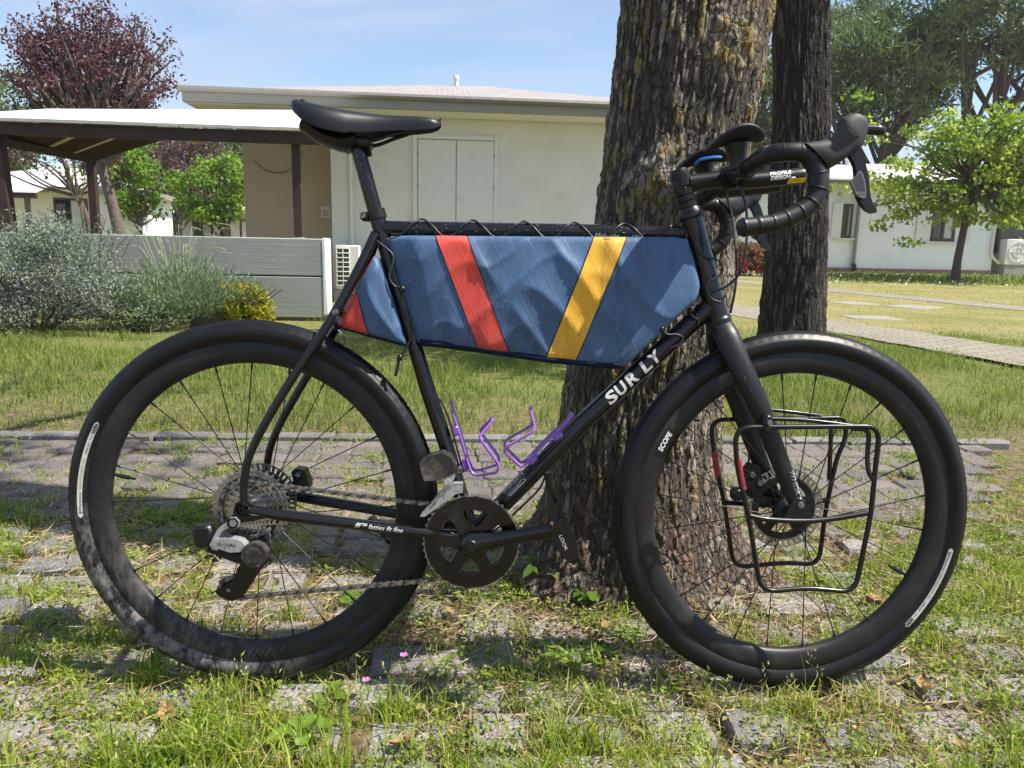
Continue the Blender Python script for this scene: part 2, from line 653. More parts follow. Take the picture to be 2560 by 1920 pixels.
paving = put('paving', None); tag(paving, kind='structure')
protos = [stone_proto('paver', .198, .098, .06, M['paver'], s) for s in range(6)]
rs = random.Random(5)
n_pav = 0
for r in range(11):
    w = .98 + r * .122
    half = .80 + (w - .98) * .66 + .12
    u = -half + (r % 2) * .11 + rs.uniform(-.04, .04)
    while u < half + .08:
        x, y = pav(u, w)
        intree = (x - .34) ** 2 + (y - 1.98) ** 2 < .30 ** 2
        if not intree and rs.random() > .12 and n_pav < 298:
            o = put('paver', protos[rs.randrange(6)], paving)
            o.location = (x, y, rs.uniform(-.014, .001))
            o.rotation_euler = (rs.gauss(0, .018), rs.gauss(0, .018), A3 + rs.gauss(0, .07))
            s = rs.choice([.5, .62, .62, .72, .72, 1])
            o.scale = (s, 1, 1)
            n_pav += 1
            u += .198 * s / 2
        u += .088 + rs.uniform(0, .03)

path_near = put('brick_path', None); tag(path_near, kind='structure')
protos = [stone_proto('brick', .1250, .1005, .06, M['brick'], 20 + s) for s in range(5)]
n_br = 0
for r in range(9):
    w = 2.33 + r * .1045
    half = 1.50 + (w - 2.33) * .72 + .12
    u = -half + (r % 2) * .065
    while u < half + .1:
        x, y = pav(u, w)
        if n_br < 299 and rs.random() > (.16 if r == 0 else .035):
            o = put('brick', protos[rs.randrange(5)], path_near)
            o.location = (x, y, rs.uniform(-.006, .003))
            o.rotation_euler = (rs.gauss(0, .012), rs.gauss(0, .012), A3 + rs.gauss(0, .014))
            n_br += 1
        u += .1275
kerb = put('path_kerb', None); tag(kerb, kind='structure')
kp = [stone_proto('kerb_stone', .245, .07, .10, M['kerb'], 40 + s) for s in range(3)]
for i in range(20):
    x, y = pav(-2.5 + i * .255, 2.33 + 9 * .1045 + .0)
    o = put('kerb_stone', kp[i % 3], kerb)
    o.location = (x, y, .012 + rs.uniform(-.004, .004))
    o.rotation_euler = (0, 0, A3 + rs.gauss(0, .01))

# two far garden paths and the worn slabs in the right-hand lawn
def path_mat():
    m, t, b = new_mat('far_path_bricks')
    geo = t.nodes.new('ShaderNodeNewGeometry')
    br = N(t, 'ShaderNodeTexBrick', Scale=1.)
    br.inputs['Color1'].default_value = (.20, .178, .162, 1)
    br.inputs['Color2'].default_value = (.26, .235, .215, 1)
    br.inputs['Mortar'].default_value = (.12, .11, .06, 1)
    br.inputs['Brick Width'].default_value = .21
    br.inputs['Row Height'].default_value = .105
    br.inputs['Mortar Size'].default_value = .014
    mp = t.nodes.new('ShaderNodeMapping'); mp.inputs['Rotation'].default_value = (0, 0, radians(8))
    t.links.new(geo.outputs['Position'], mp.inputs['Vector'])
    t.links.new(mp.outputs['Vector'], br.inputs['Vector'])
    d = ramp(t, noise(t, 2.5, 6, .7, vec=geo.outputs['Position']), [(.45, 0.), (.72, .7)])
    c = mixc(t, d, br.outputs['Color'], (.23, .21, .10))
    t.links.new(c, b.inputs['Base Color'])
    b.inputs['Roughness'].default_value = .9
    bump(t, b, br.outputs['Fac'], -.6, .01)
    return m
M['far_path'] = path_mat()
def ribbon(name, pts, width, z, mat):
    pts = smooth_path([(x, y, 0) for x, y in pts], 8)
    P, T, U = frames(pts)
    rows = []
    for i, p in enumerate(P):
        s = Vector((-T[i].y, T[i].x, 0)).normalized()
        j = 1 + .12 * math.sin(i * 1.7) * .4
        rows.append([(p.x + s.x * q * width / 2 * j, p.y + s.y * q * width / 2 * j, z) for q in (-1, -.3, .3, 1)])
    mb = MB().grid(rows)
    mb.f = [tuple(reversed(f)) for f in mb.f] if True else mb.f
    o = part(name, mb, mat, ang=0)
    tag(o, kind='structure')
    return o
PATH1 = [(2.2, 15), (2.75, 12.4), (3.35, 9.7), (3.9, 7.9), (4.3, 6.4), (4.75, 5.0), (5.4, 3.2)]
PATH2 = [(4.4, 26), (5.6, 20.5), (6.75, 16.6), (7.45, 14.2), (8.0, 12.3), (8.9, 9.4)]
ribbon('garden_path', PATH1, 1.02, .006, M['far_path'])
ribbon('garden_path', PATH2, .85, .006, M['far_path'])
slab_m = plain('worn_concrete', (.24, .225, .19), .9, var=.12, vscale=4)
for i, (x, y, wx, wy) in enumerate(((4.62, 9.85, .62, .5), (5.55, 12.5, .62, .55), (6.25, 11.95, .8, .6))):
    o = part('concrete_slab', MB().bbox((0, 0, -.03), (wx, wy, .08), .01), slab_m)
    o.location = (x, y, 0); o.rotation_euler = (0, 0, .3 * i)
    tag(o, ['pale concrete slab sunk in lawn nearest the brick path', 'pale concrete slab in lawn farthest from the bicycle, left of its twin',
            'wide pale concrete slab in lawn beside the far path'][i], 'slab', 'concrete slabs sunk in the lawn')

# ------------------------------------------------------------------ main house, pergola, low wall (all share one yaw)
Y5 = radians(5)
CF = Matrix.Translation((-2.0, 8.08, 0)) @ Matrix.Rotation(Y5, 4, 'Z')
def cf(u, w, z=0):
    return CF @ Vector((u, w, z))

house = thing('house', 'cream single-storey house with closed shutters and grey-pink tiled hip roof', 'house', mw=CF)
part('wall', MB().box((2.03, 3.0, 1.28), (4.72, .2, 2.56)), M['cream_wall'], house)
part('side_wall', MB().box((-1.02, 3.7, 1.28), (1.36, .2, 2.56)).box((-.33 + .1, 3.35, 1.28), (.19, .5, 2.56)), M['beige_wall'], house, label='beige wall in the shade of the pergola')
part('back_wall', MB().box((1.4, 9.5, 1.25), (5.9, .2, 2.5)).box((-1.6, 6.6, 1.25), (.2, 5.6, 2.5)).box((4.28, 6.25, 1.25), (.2, 6.3, 2.5)), M['cream_wall'], house)
part('pilaster', MB().bbox((-.21, 2.885, 1.27), (.24, .05, 2.54), .006), M['white_paint'], house)
part('fascia', MB().bbox((1.38, 2.33, 2.615), (6.96, .06, .135), .008).bbox((-2.07, 6.2, 2.615), (.06, 7.7, .135), .008), M['grey_fascia'], house)
part('gutter', MB().tube([(-2.13, 2.27, 2.70), (4.88, 2.27, 2.69)], .042, 8), M['gutter'], house)
part('soffit', MB().box((1.36, 2.62, 2.553), (6.9, .52, .02)), M['white_paint'], house)
mb = MB()
e = [(-2.15, 2.24, 2.70), (4.92, 2.24, 2.70), (4.92, 10.2, 2.70), (-2.15, 10.2, 2.70)]
rd = [(.95, 6.2, 3.60), (1.95, 6.2, 3.62)]
mb.add(e + rd, [(0, 1, 5, 4), (1, 2, 5), (2, 3, 4, 5), (3, 0, 4)])
roof = part('roof', mb, M['roof_tile'], house, ang=0)
part('chimney', MB().lathe([(.04, -.1), (.04, .09), (.052, .095), (.052, .13), (.036, .16), (.0, .165)], 16, (1.43, 6.0, 3.58), 'z'), M['white_paint'], roof)
mb = MB()
for x0, x1, z0, z1 in ((.80, .862, .85, 2.32), (1.94, 2.0, .85, 2.32)):
    mb.bbox(((x0 + x1) / 2, 2.882, (z0 + z1) / 2), (x1 - x0, .05, z1 - z0), .005)
mb.bbox((1.40, 2.882, 2.29), (1.075, .046, .06), .005)
win = part('window_frame', mb, M['white_paint'], house)
for x in (1.137, 1.676):
    sh = part('shutter', MB().bbox((x, 2.885, 1.55), (.528, .034, 1.40), .006), M['white_paint'], win)
part('hinge', MB().box((.866, 2.866, 2.05), (.012, .014, .07)).box((.866, 2.866, 1.62), (.012, .014, .07)).box((1.938, 2.866, 1.62), (.012, .014, .07)).box((1.938, 2.866, 2.05), (.012, .014, .07)), M['gutter'], win)
part('downpipe', MB().tube([(-.06, 2.85, 2.5), (-.06, 2.85, .1)], .03, 8), M['white_paint'], house)
part('notice', MB().box((-.52, 3.585, 1.25), (.13, .01, .16)), M['white_paint'], house, label='small printed notice on the beige wall')
mb = MB()
for i in range(4):
    mb.box((-.545, 3.577, 1.20 + i * .025), (.03, .004, .014)).box((-.5, 3.577, 1.20 + i * .025), (.045, .004, .008))
part('print', mb, plain('red_print', (.35, .09, .07), .7), house)
cable = part('cable', MB().tube(smooth_path([(-1.55, 3.55, 1.98), (-1.36, 3.55, 1.83), (-1.13, 3.55, 1.80), (-.95, 3.55, 1.90), (-.80, 3.45, 2.08)], 6), .006, 5), M['wire'], house)

low_wall = thing('garden_wall', 'low grey-green board-marked concrete wall behind the shrubs', 'wall', mw=CF)
part('wall_block', MB().bbox((-3.02, .17, .245), (6.0, .34, .43), .008), M['concrete'], low_wall)
part('wall_block', MB().bbox((-3.02, .17, .664), (6.0, .34, .385), .008), M['concrete'], low_wall)
part('wall_base', MB().box((-3.02, .19, .02), (5.98, .32, .06)), plain('mossy_concrete', (.12, .11, .07), .9, var=.3), low_wall)
part('end_face', MB().bbox((-.0, .17, .46), (.045, .355, .81), .012), M['end_white'], low_wall, label='white painted end of the wall')

ac = thing('ac_unit', 'white outdoor air conditioner with square grille beside low wall', 'air conditioner', mw=CF)
part('casing', MB().bbox((-.07, 2.62, .48), (.33, .34, .60), .015), M['ac_white'], ac)
part('grille_back', MB().box((-.13, 2.446, .485), (.18, .006, .50)), M['ac_dark'], ac)
gr_ = MB()
for i in range(3):
    gr_.bbox((-.215 + i * .085, 2.44, .485), (.012, .014, .52), .003)
for i in range(9):
    gr_.bbox((-.13, 2.438, .235 + i * .0625), (.19, .012, .014), .003)
part('grille', gr_, M['ac_white'], ac)
part('foot', MB().bbox((-.07, 2.62, .09), (.4, .3, .18), .01), M['concrete'], ac)

perg = thing('pergola', 'dark brown timber pergola with sloping white sheet roof', 'pergola', mw=CF)
part('front_beam', MB().bbox((-1.83, .07, 1.868), (3.66, .09, .118), .006), M['brown_wood'], perg)
mb = MB()
mb.add([(-3.7, -.02, 1.935), (.01, -.02, 1.935), (.01, 2.2, 2.47), (-3.7, 2.2, 2.36), (-3.7, -.02, 1.96), (.01, -.02, 1.96), (.01, 2.2, 2.495), (-3.7, 2.2, 2.385)],
       [(3, 2, 1, 0), (4, 5, 6, 7), (0, 1, 5, 4), (1, 2, 6, 5), (2, 3, 7, 6), (3, 0, 4, 7)])
part('roof_sheet', mb, M['white_sheet'], perg, ang=0)
part('roof_edge', MB().bbox((-1.84, -.028, 1.945), (3.7, .012, .034), .003), plain('edge_trim', (.40, .40, .36), .5), perg)
part('side_beam', MB().tube([(-3.16, .1, 1.77), (-3.36, 2.62, 1.84)], [.07, .07], 4), M['brown_wood'], perg)
M['lit_gap_strip'] = plain('lit_gap_strip', (.72, .56, .36), .8, spec=.05)
TA, TB, TC = Vector((-3.16, .14)), Vector((-3.33, 2.6)), Vector((-1.62, .14))
def strip(f0, f1, z, th):
    q = [TA.lerp(TB, f0), TA.lerp(TC, f0), TA.lerp(TC, f1), TA.lerp(TB, f1)]
    return MB().plate([tuple(p) for p in q], z, z + th)
# soffit boards in a triangle; tan strips paint the light seen through the gaps
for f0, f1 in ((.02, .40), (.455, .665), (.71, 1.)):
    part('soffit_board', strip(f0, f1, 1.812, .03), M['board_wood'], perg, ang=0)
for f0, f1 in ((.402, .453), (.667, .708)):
    part('lit_gap_strip', strip(f0, f1, 1.816, .01), M['lit_gap_strip'], perg, ang=0)
def post(u, w, z0, z1, s, du=0., lean=0.):
    mb = MB().add([(u - s / 2 + du, w - s / 2, z0), (u + s / 2 + du, w - s / 2, z0), (u + s / 2 + du, w + s / 2, z0), (u - s / 2 + du, w + s / 2, z0),
                   (u - s / 2, w - s / 2, z1), (u + s / 2, w - s / 2, z1), (u + s / 2, w + s / 2, z1), (u - s / 2, w + s / 2, z1)],
                  [(3, 2, 1, 0), (4, 5, 6, 7), (0, 1, 5, 4), (1, 2, 6, 5), (2, 3, 7, 6), (3, 0, 4, 7)])
    return part('post', mb, M['brown_wood'], perg, ang=0)
post(-.285, .16, .857, 1.81, .082, .0)
post(-3.40, 2.60, .02, 1.83, .095, -.012)
post(-3.225, .12, .857, 1.81, .125, .03)
part('post_foot', MB().bbox((-.285, .16, .862), (.12, .12, .012), .003), M['gutter'], perg)
sign = part('yellow_board', MB().bbox((0, 0, 0), (.16, .02, .055), .004), M['yellow_board'])
sign.matrix_local = CF @ Matrix.Translation((-1.98, 2.5, 2.09))
tag(sign, 'small yellow board hanging under the pergola roof', 'board')

# ------------------------------------------------------------------ white houses on the left, far behind
def small_house(label, loc, rz, w, d, h, rh, wins=(), porch=None, roofm='roof_white', grp='white houses beyond the pergola', over=.4):
    t = thing('white_house', label, 'house', loc, rz, grp)
    part('wall', MB().box((0, 0, h / 2), (w, d, h)), M['white_wall'], t, ang=0)
    part('plinth', MB().box((0, 0, .12), (w + .04, d + .04, .24)), M['terracotta'], t, ang=0)
    e = [(-w / 2 - over, -d / 2 - over, h), (w / 2 + over, -d / 2 - over, h), (w / 2 + over, d / 2 + over, h), (-w / 2 - over, d / 2 + over, h)]
    k = min(w, d) / 2 * .95
    mb = MB().add(e + [(-w / 2 + k, 0, h + rh), (w / 2 - k, 0, h + rh)], [(0, 1, 5, 4), (1, 2, 5), (2, 3, 4, 5), (3, 0, 4), (3, 2, 1, 0)])
    rf = part('roof', mb, M[roofm], t, ang=0)
    part('fascia', MB().bbox((0, -d / 2 - over + .02, h - .06), (w + 2 * over, .05, .2), .01).bbox((-w / 2 - over + .02, 0, h - .06), (.05, d + 2 * over, .2), .01).bbox((w / 2 + over - .02, 0, h - .06), (.05, d + 2 * over, .2), .01), M['grey_fascia'], t)
    for (x, z, ww, wh) in wins:
        fr = part('window', MB().ring([(x - ww / 2, z - wh / 2), (x + ww / 2, z - wh / 2), (x + ww / 2, z + wh / 2), (x - ww / 2, z + wh / 2)],
                                      [(x - ww / 2 + .07, z - wh / 2 + .07), (x + ww / 2 - .07, z - wh / 2 + .07), (x + ww / 2 - .07, z + wh / 2 - .07), (x - ww / 2 + .07, z + wh / 2 - .07)], -d / 2 - .05, -d / 2 + .02), M['dark_wood'], t, ang=0)
        part('pane', MB().box((x, -d / 2 - .012, z), (ww - .1, .01, wh - .1)), M['dark_glass'], fr, ang=0)
        part('curtain', MB().box((x + ww * .2, -d / 2 - .022, z), (ww * .38, .006, wh - .16)), M['curtain'], fr, ang=0)
    if porch:
        x0, x1, dep, z = porch
        part('porch_roof', MB().add([(x0, -d / 2 - dep, z), (x1, -d / 2 - dep, z), (x1, -d / 2, z + .45), (x0, -d / 2, z + .45), (x0, -d / 2 - dep, z + .07), (x1, -d / 2 - dep, z + .07), (x1, -d / 2, z + .52), (x0, -d / 2, z + .52)],
             [(3, 2, 1, 0), (4, 5, 6, 7), (0, 1, 5, 4), (1, 2, 6, 5), (2, 3, 7, 6), (3, 0, 4, 7)]), M['white_sheet'], t, ang=0)
        part('porch_beam', MB().box(((x0 + x1) / 2, -d / 2 - dep + .1, z - .09), (x1 - x0, .12, .18)), M['brown_wood'], t, ang=0)
        for x in (x0 + .3, x1 - .3):
            part('porch_post', MB().box((x, -d / 2 - dep + .1, z / 2 - .09), (.14, .14, z - .18)), M['brown_wood'], t, ang=0)
    return t, rf
H1 = small_house('nearest white house beyond the pergola posts with brown framed window', (-17.6, 30.5, 0), radians(14), 6.6, 6.0, 2.42, .95, ((1.0, 1.05, 1.1, 2.1),), (-3.4, .6, 2.2, 2.15))
H2 = small_house('white house half hidden between the two light green trees', (-20.0, 52, 0), radians(14), 7, 6, 2.4, 1.0, ((-.5, 1.1, 1.2, 2.1),), (-3.0, 1.5, 2.2, 2.2))
H3 = small_house('farthest white house beside the beige wall edge', (-22.2, 67, 0), radians(14), 9, 6, 2.5, 1.0, ((1.5, 1.3, 1.1, 1.2),))
arb = thing('porch_canopy', 'flat dark canopy on thin brown posts before far white house', 'canopy', (-19.2, 48.5, 0), radians(6))
part('canopy_roof', MB().bbox((0, 0, 1.93), (4.9, 2.4, .12), .02), M['brown_wood'], arb)
for x in (-1.75, -.2, 1.5, 2.2):
    part('post', MB().box((x, -1.0, .94), (.13, .13, 1.86)), M['brown_wood'], arb, ang=0)
bn = part('bin', MB().lathe([(.0, 0), (.2, 0), (.25, .7), (.27, .72), (.26, .82), (.0, .86)], 14, axis='z'), M['blue_plastic'])
bn.location = (-17.25, 44.5, 0)
tag(bn, 'small blue bin standing under the far canopy', 'bin')
part('bin_lid', MB().lathe([(.285, .73), (.285, .77), (.15, .87), (0, .88)], 14, axis='z'), M['blue_plastic'], bn)

# ------------------------------------------------------------------ white house on the right
RH = Matrix.Translation((13.4, 30.5, 0)) @ Matrix.Rotation(radians(4), 4, 'Z') @ Matrix.Translation((-13.4, 0, 0))
rh = thing('white_house', 'white bungalow with open shutters behind the young maple', 'house', mw=RH)
part('wall', MB().box((16.3, .1, 1.74), (5.64, .2, 3.28)), M['white_wall'], rh, ang=0)
part('wall', MB().box((11.0, .15, 1.74), (4.96, .2, 3.28)), M['white_wall'], rh, ang=0)
part('porch_wall', MB().box((21.4, 1.5, 1.74), (4.6, .2, 3.28)).box((19.08, .8, 1.74), (.2, 1.4, 3.28)), M['beige_wall'], rh, ang=0)
part('plinth', MB().box((15.95, -.03, .12), (6.4, .1, .10)).box((11.0, .03, .12), (4.9, .1, .1)), M['terracotta'], rh, ang=0)
part('plinth_base', MB().box((15.95, .04, .03), (6.3, .2, .1)).box((21.3, .9, .4), (4.4, .2, .9)), M['concrete'], rh, ang=0)
mb = MB().add([(8.2, -.8, 3.42), (20.4, -.8, 3.5), (24.4, .6, 3.5), (24.4, 9, 3.5), (8.2, 9, 3.42), (14.4, 3.2, 4.5), (18.5, 3.6, 4.6)],
              [(0, 1, 6, 5), (1, 2, 6), (2, 3, 6), (3, 4, 5, 6), (4, 0, 5), (4, 3, 2, 1, 0)])
rr = part('roof', mb, M['roof_white'], rh, ang=0)
part('chimney', MB().lathe([(.11, -.35), (.11, .1), (.14, .11), (.14, .2), (0, .22)], 12, (14.25, 2.9, 4.5), 'z'), M['white_paint'], rr)
part('fascia', MB().bbox((14.3, -.8, 3.38), (12.2, .06, .15), .01), M['grey_fascia'], rh)
part('gutter', MB().tube([(8.2, -.88, 3.42), (20.4, -.88, 3.5)], .06, 8), M['gutter'], rh)
part('downpipe', MB().tube(fillet([(12.75, -.75, 3.3), (12.8, -.5, 3.1), (13.36, -.08, 2.8), (13.36, -.08, .25)], .18), .07, 8), M['gutter'], rh)
part('drain', MB().tube([(13.36, -.1, .3), (13.36, -.25, .1)], .09, 8), M['wire'], rh)
part('vent_cap', MB().lathe([(0, -.02), (.11, -.02), (.12, 0), (.0, .02)], 16, (12.62, .03, 2.88)), M['cream_wall'], rh)
def window_open(x, z, w, h, yy, sh):
    fr = part('window', MB().ring([(x - w / 2, z - h / 2), (x + w / 2, z - h / 2), (x + w / 2, z + h / 2), (x - w / 2, z + h / 2)],
                                  [(x - w / 2 + .09, z - h / 2 + .12), (x + w / 2 - .09, z - h / 2 + .12), (x + w / 2 - .09, z + h / 2 - .09), (x - w / 2 + .09, z + h / 2 - .09)], yy - .06, yy + .03), M['dark_wood'], rh, ang=0)
    part('mullion', MB().box((x, yy - .03, z), (.09, .05, h - .2)), M['dark_wood'], fr, ang=0)
    part('pane', MB().box((x, yy - .012, z), (w - .12, .012, h - .12)), M['dark_glass'], fr, ang=0)
    part('curtain', MB().box((x + w * .26, yy - .024, z), (w * .36, .006, h - .22)), M['curtain'], fr, ang=0)
    part('sill', MB().box((x, yy - .09, z - h / 2 - .04), (w + .5, .16, .05)), M['white_paint'], fr, ang=0)
    for s in sh:
        q = part('shutter', MB().bbox((x + s * (w / 2 + .33), yy - .05, z), (.60, .05, h + .06), .012), M['white_paint'], fr)
window_open(16.9, 1.95, .95, 1.35, 0, (-1, 1))
window_open(12.99, 1.98, .40, 1.30, .05, ())
part('shutter', MB().bbox((12.56, -.02, 1.98), (.40, .05, 1.38), .012), M['white_paint'], rh)
fr = part('door_glass', MB().box((21.6, 1.36, 1.5), (2.8, .06, 1.9)), M['dark_glass'], rh, ang=0)
part('window_frame', MB().box((20.2, 1.3, 1.5), (.1, .1, 2)).box((21.6, 1.3, 2.5), (2.9, .1, .1)).box((21.6, 1.3, .55), (2.9, .2, .08)), M['dark_wood'], rh, ang=0)
part('pipe', MB().tube(fillet([(19.0, -.08, 1.9), (19.0, -.08, .75), (19.3, -.2, .45)], .2), .05, 8), M['white_paint'], rh)
ac2 = thing('ac_unit', 'white air conditioner at the right end of the white bungalow', 'air conditioner', mw=RH @ Matrix.Translation((20.05, -.15, 0)))
part('casing', MB().bbox((0, 0, .92), (1.3, .4, 1.0), .03), M['ac_white'], ac2)
part('fan_grille', MB().lathe([(.40, -.02), (.40, .0), (.36, .0), (.36, -.02)], 24, (-.15, -.2, .92), closed=True).lathe([(.2, -.02), (.2, 0), (.17, 0), (.17, -.02)], 24, (-.15, -.2, .92), closed=True).box((-.15, -.21, .92), (.76, .015, .03)).box((-.15, -.21, .92), (.03, .015, .76)), M['ac_white'], ac2)
part('foot', MB().box((0, 0, .22), (1.2, .35, .44)), M['concrete'], ac2, ang=0)
far_house = small_house('white house glimpsed through the handlebar drop beyond the roses', (9.6, 47, 0), radians(-4), 6, 6, 3.1, .8, ((-.5, 1.6, 1.0, 1.2),), None, grp=None)
# ------------------------------------------------------------------ foliage
def rand_unit(n, rng):
    v = rng.normal(size=(n, 3))
    return v / np.linalg.norm(v, axis=1, keepdims=True)

def leaf_mesh(name, P, length, width, tint, mat, rng, droop=0., up=0., axis=None, bend=.25):
    """every leaf a folded diamond of two triangles pairs"""
    n = len(P)
    a = rand_unit(n, rng) if axis is None else axis + rng.normal(size=(n, 3)) * .35
    a[:, 2] += up - droop
    a /= np.linalg.norm(a, axis=1, keepdims=True)
    b = np.cross(a, rand_unit(n, rng))
    b /= np.linalg.norm(b, axis=1, keepdims=True) + 1e-9
    c = np.cross(a, b)
    l = (length * rng.uniform(.6, 1.3, n))[:, None]
    w = (width * rng.uniform(.7, 1.25, n))[:, None]
    v = np.stack([P, P + a * l * .5 + b * w * .5 + c * w * bend, P + a * l, P + a * l * .5 - b * w * .5 + c * w * bend], 1).reshape(-1, 3)
    i = np.arange(n) * 4
    F = np.stack([i, i + 1, i + 2, i, i + 2, i + 3], 1).reshape(-1, 3)
    return np_mesh(name, v, F, mat, np.repeat(tint, 4))

def cluster_points(centers, per, rad, rng, flat=1.):
    k = len(centers)
    P = np.repeat(centers, per, 0)
    d = np.clip(rng.normal(size=P.shape) * .5, -.95, .95)
    d[:, 2] *= flat
    ct = np.repeat(rng.uniform(0, 1, k), per)
    return P + d * rad, ct

def crown_centers(n, c, r, rng, fill=.5, low=-1., noise_amp=.25):
    """cluster centres through an uneven ellipsoid, more of them near its skin"""
    out = []
    c, r = np.array(c), np.array(r)
    while len(out) < n:
        u = rand_unit(1, rng)[0]
        if u[2] < low:
            continue
        s = rng.uniform(fill, 1) ** .6
        k = 1 + noise_amp * 2 * (vnoise(np.array(u * 2.3 + c * .7)) - .5)
        out.append(c + u * r * s * k)
    return np.array(out)

LEAF = {}
LEAF['plum'] = leafy('plum_leaves', [(0, (.055, .026, .04)), (.5, (.11, .045, .062)), (1, (.20, .085, .10))], .3, .4)
LEAF['plum_far'] = leafy('far_plum_leaves', [(0, (.06, .035, .045)), (1, (.15, .08, .09))], .3, .5)
LEAF['bright'] = leafy('bright_green_leaves', [(0, (.085, .16, .02)), (.5, (.18, .30, .04)), (1, (.30, .40, .07))], .5)
LEAF['maple'] = leafy('maple_leaves', [(0, (.11, .18, .028)), (.5, (.24, .33, .05)), (1, (.42, .46, .10))], .55)
LEAF['pine'] = leafy('pine_needles', [(0, (.045, .075, .026)), (.5, (.105, .155, .05)), (1, (.21, .25, .085))], .3, .55)
LEAF['shade'] = leafy('canopy_leaves', [(0, (.05, .10, .02)), (1, (.13, .2, .04))], .4)
LEAF['silver'] = leafy('silver_green_leaves', [(0, (.075, .10, .075)), (.45, (.17, .215, .165)), (.9, (.30, .35, .28)), (.94, (.22, .22, .50)), (1, (.30, .30, .62))], .25, .6)
LEAF['lavender'] = leafy('lavender_leaves', [(0, (.10, .145, .085)), (.6, (.20, .27, .15)), (1, (.33, .38, .24))], .3, .6)
LEAF['yellow'] = leafy('yellow_green_leaves', [(0, (.20, .22, .015)), (.6, (.42, .40, .03)), (.88, (.55, .47, .05)), (1, (.50, .22, .05))], .45, .4)
LEAF['rose'] = leafy('rose_leaves', [(0, (.05, .09, .02)), (.60, (.12, .19, .04)), (.64, (.62, .03, .07)), (1, (.75, .06, .13))], .3)
LEAF['weed'] = leafy('weed_leaves', [(0, (.10, .19, .025)), (1, (.22, .34, .05))], .45, .4)
M['bark_brown'] = plain('branch_bark', (.085, .062, .05), .9, var=.3, vscale=12, bmp=.5, bscale=30)
M['bark_grey'] = plain('grey_branch_bark', (.11, .09, .075), .9, var=.3, vscale=12, bmp=.5, bscale=30)
M['bark_pine'] = plain('pine_bark', (.07, .048, .04), .95, var=.35, vscale=3, bmp=.6, bscale=8)

def limbs(mb, top, centers, r0, rng, n, sag=.1):
    for c in centers[rng.permutation(len(centers))[:n]]:
        top_ = np.array(top[rng.integers(len(top))])
        mid = (top_ + c) / 2 + rng.normal(size=3) * .08 * np.linalg.norm(c - top_) + np.array([0, 0, -sag])
        pts = smooth_path([top_, mid, c], 4)
        mb.tube(pts, list(np.linspace(r0 * .5, r0 * .12, len(pts))), 5, cap=False)

def tree(name, label, trunk, r0, r1, center, radii, leafmat, bark, n_cl, per, crad, leaf, seed, group=None, n_limb=26, low=-.75, flat=.8, fill=.45, cat='tree', fork=3, droop=.1, amp=.25):
    rng = np.random.default_rng(seed)
    t = thing(name, label, cat, trunk[0], group=group)
    b0 = np.array(trunk[0])
    mb = MB()
    pts = smooth_path([tuple(np.array(p) - b0) for p in trunk], 5)
    mb.tube(pts, list(np.linspace(r0, r1, len(pts)) + r0 * .35 * np.exp(-np.linspace(0, 9, len(pts)))), 9, cap=False)
    cen = crown_centers(n_cl, np.array(center) - b0, radii, rng, fill, low, amp)
    limbs(mb, [pts[-1 - k] for k in range(fork)], cen, r1 * 1.5, rng, n_limb)
    part('trunk', mb, M[bark], t, ang=60)
    P, ct = cluster_points(cen, per, crad, rng, flat)
    tint = np.clip(.55 * ct + .45 * rng.uniform(0, 1, len(P)), 0, 1)
    put('crown', leaf_mesh('crown', P, leaf[0], leaf[1], tint, LEAF[leafmat], rng, droop=droop), t)
    return t

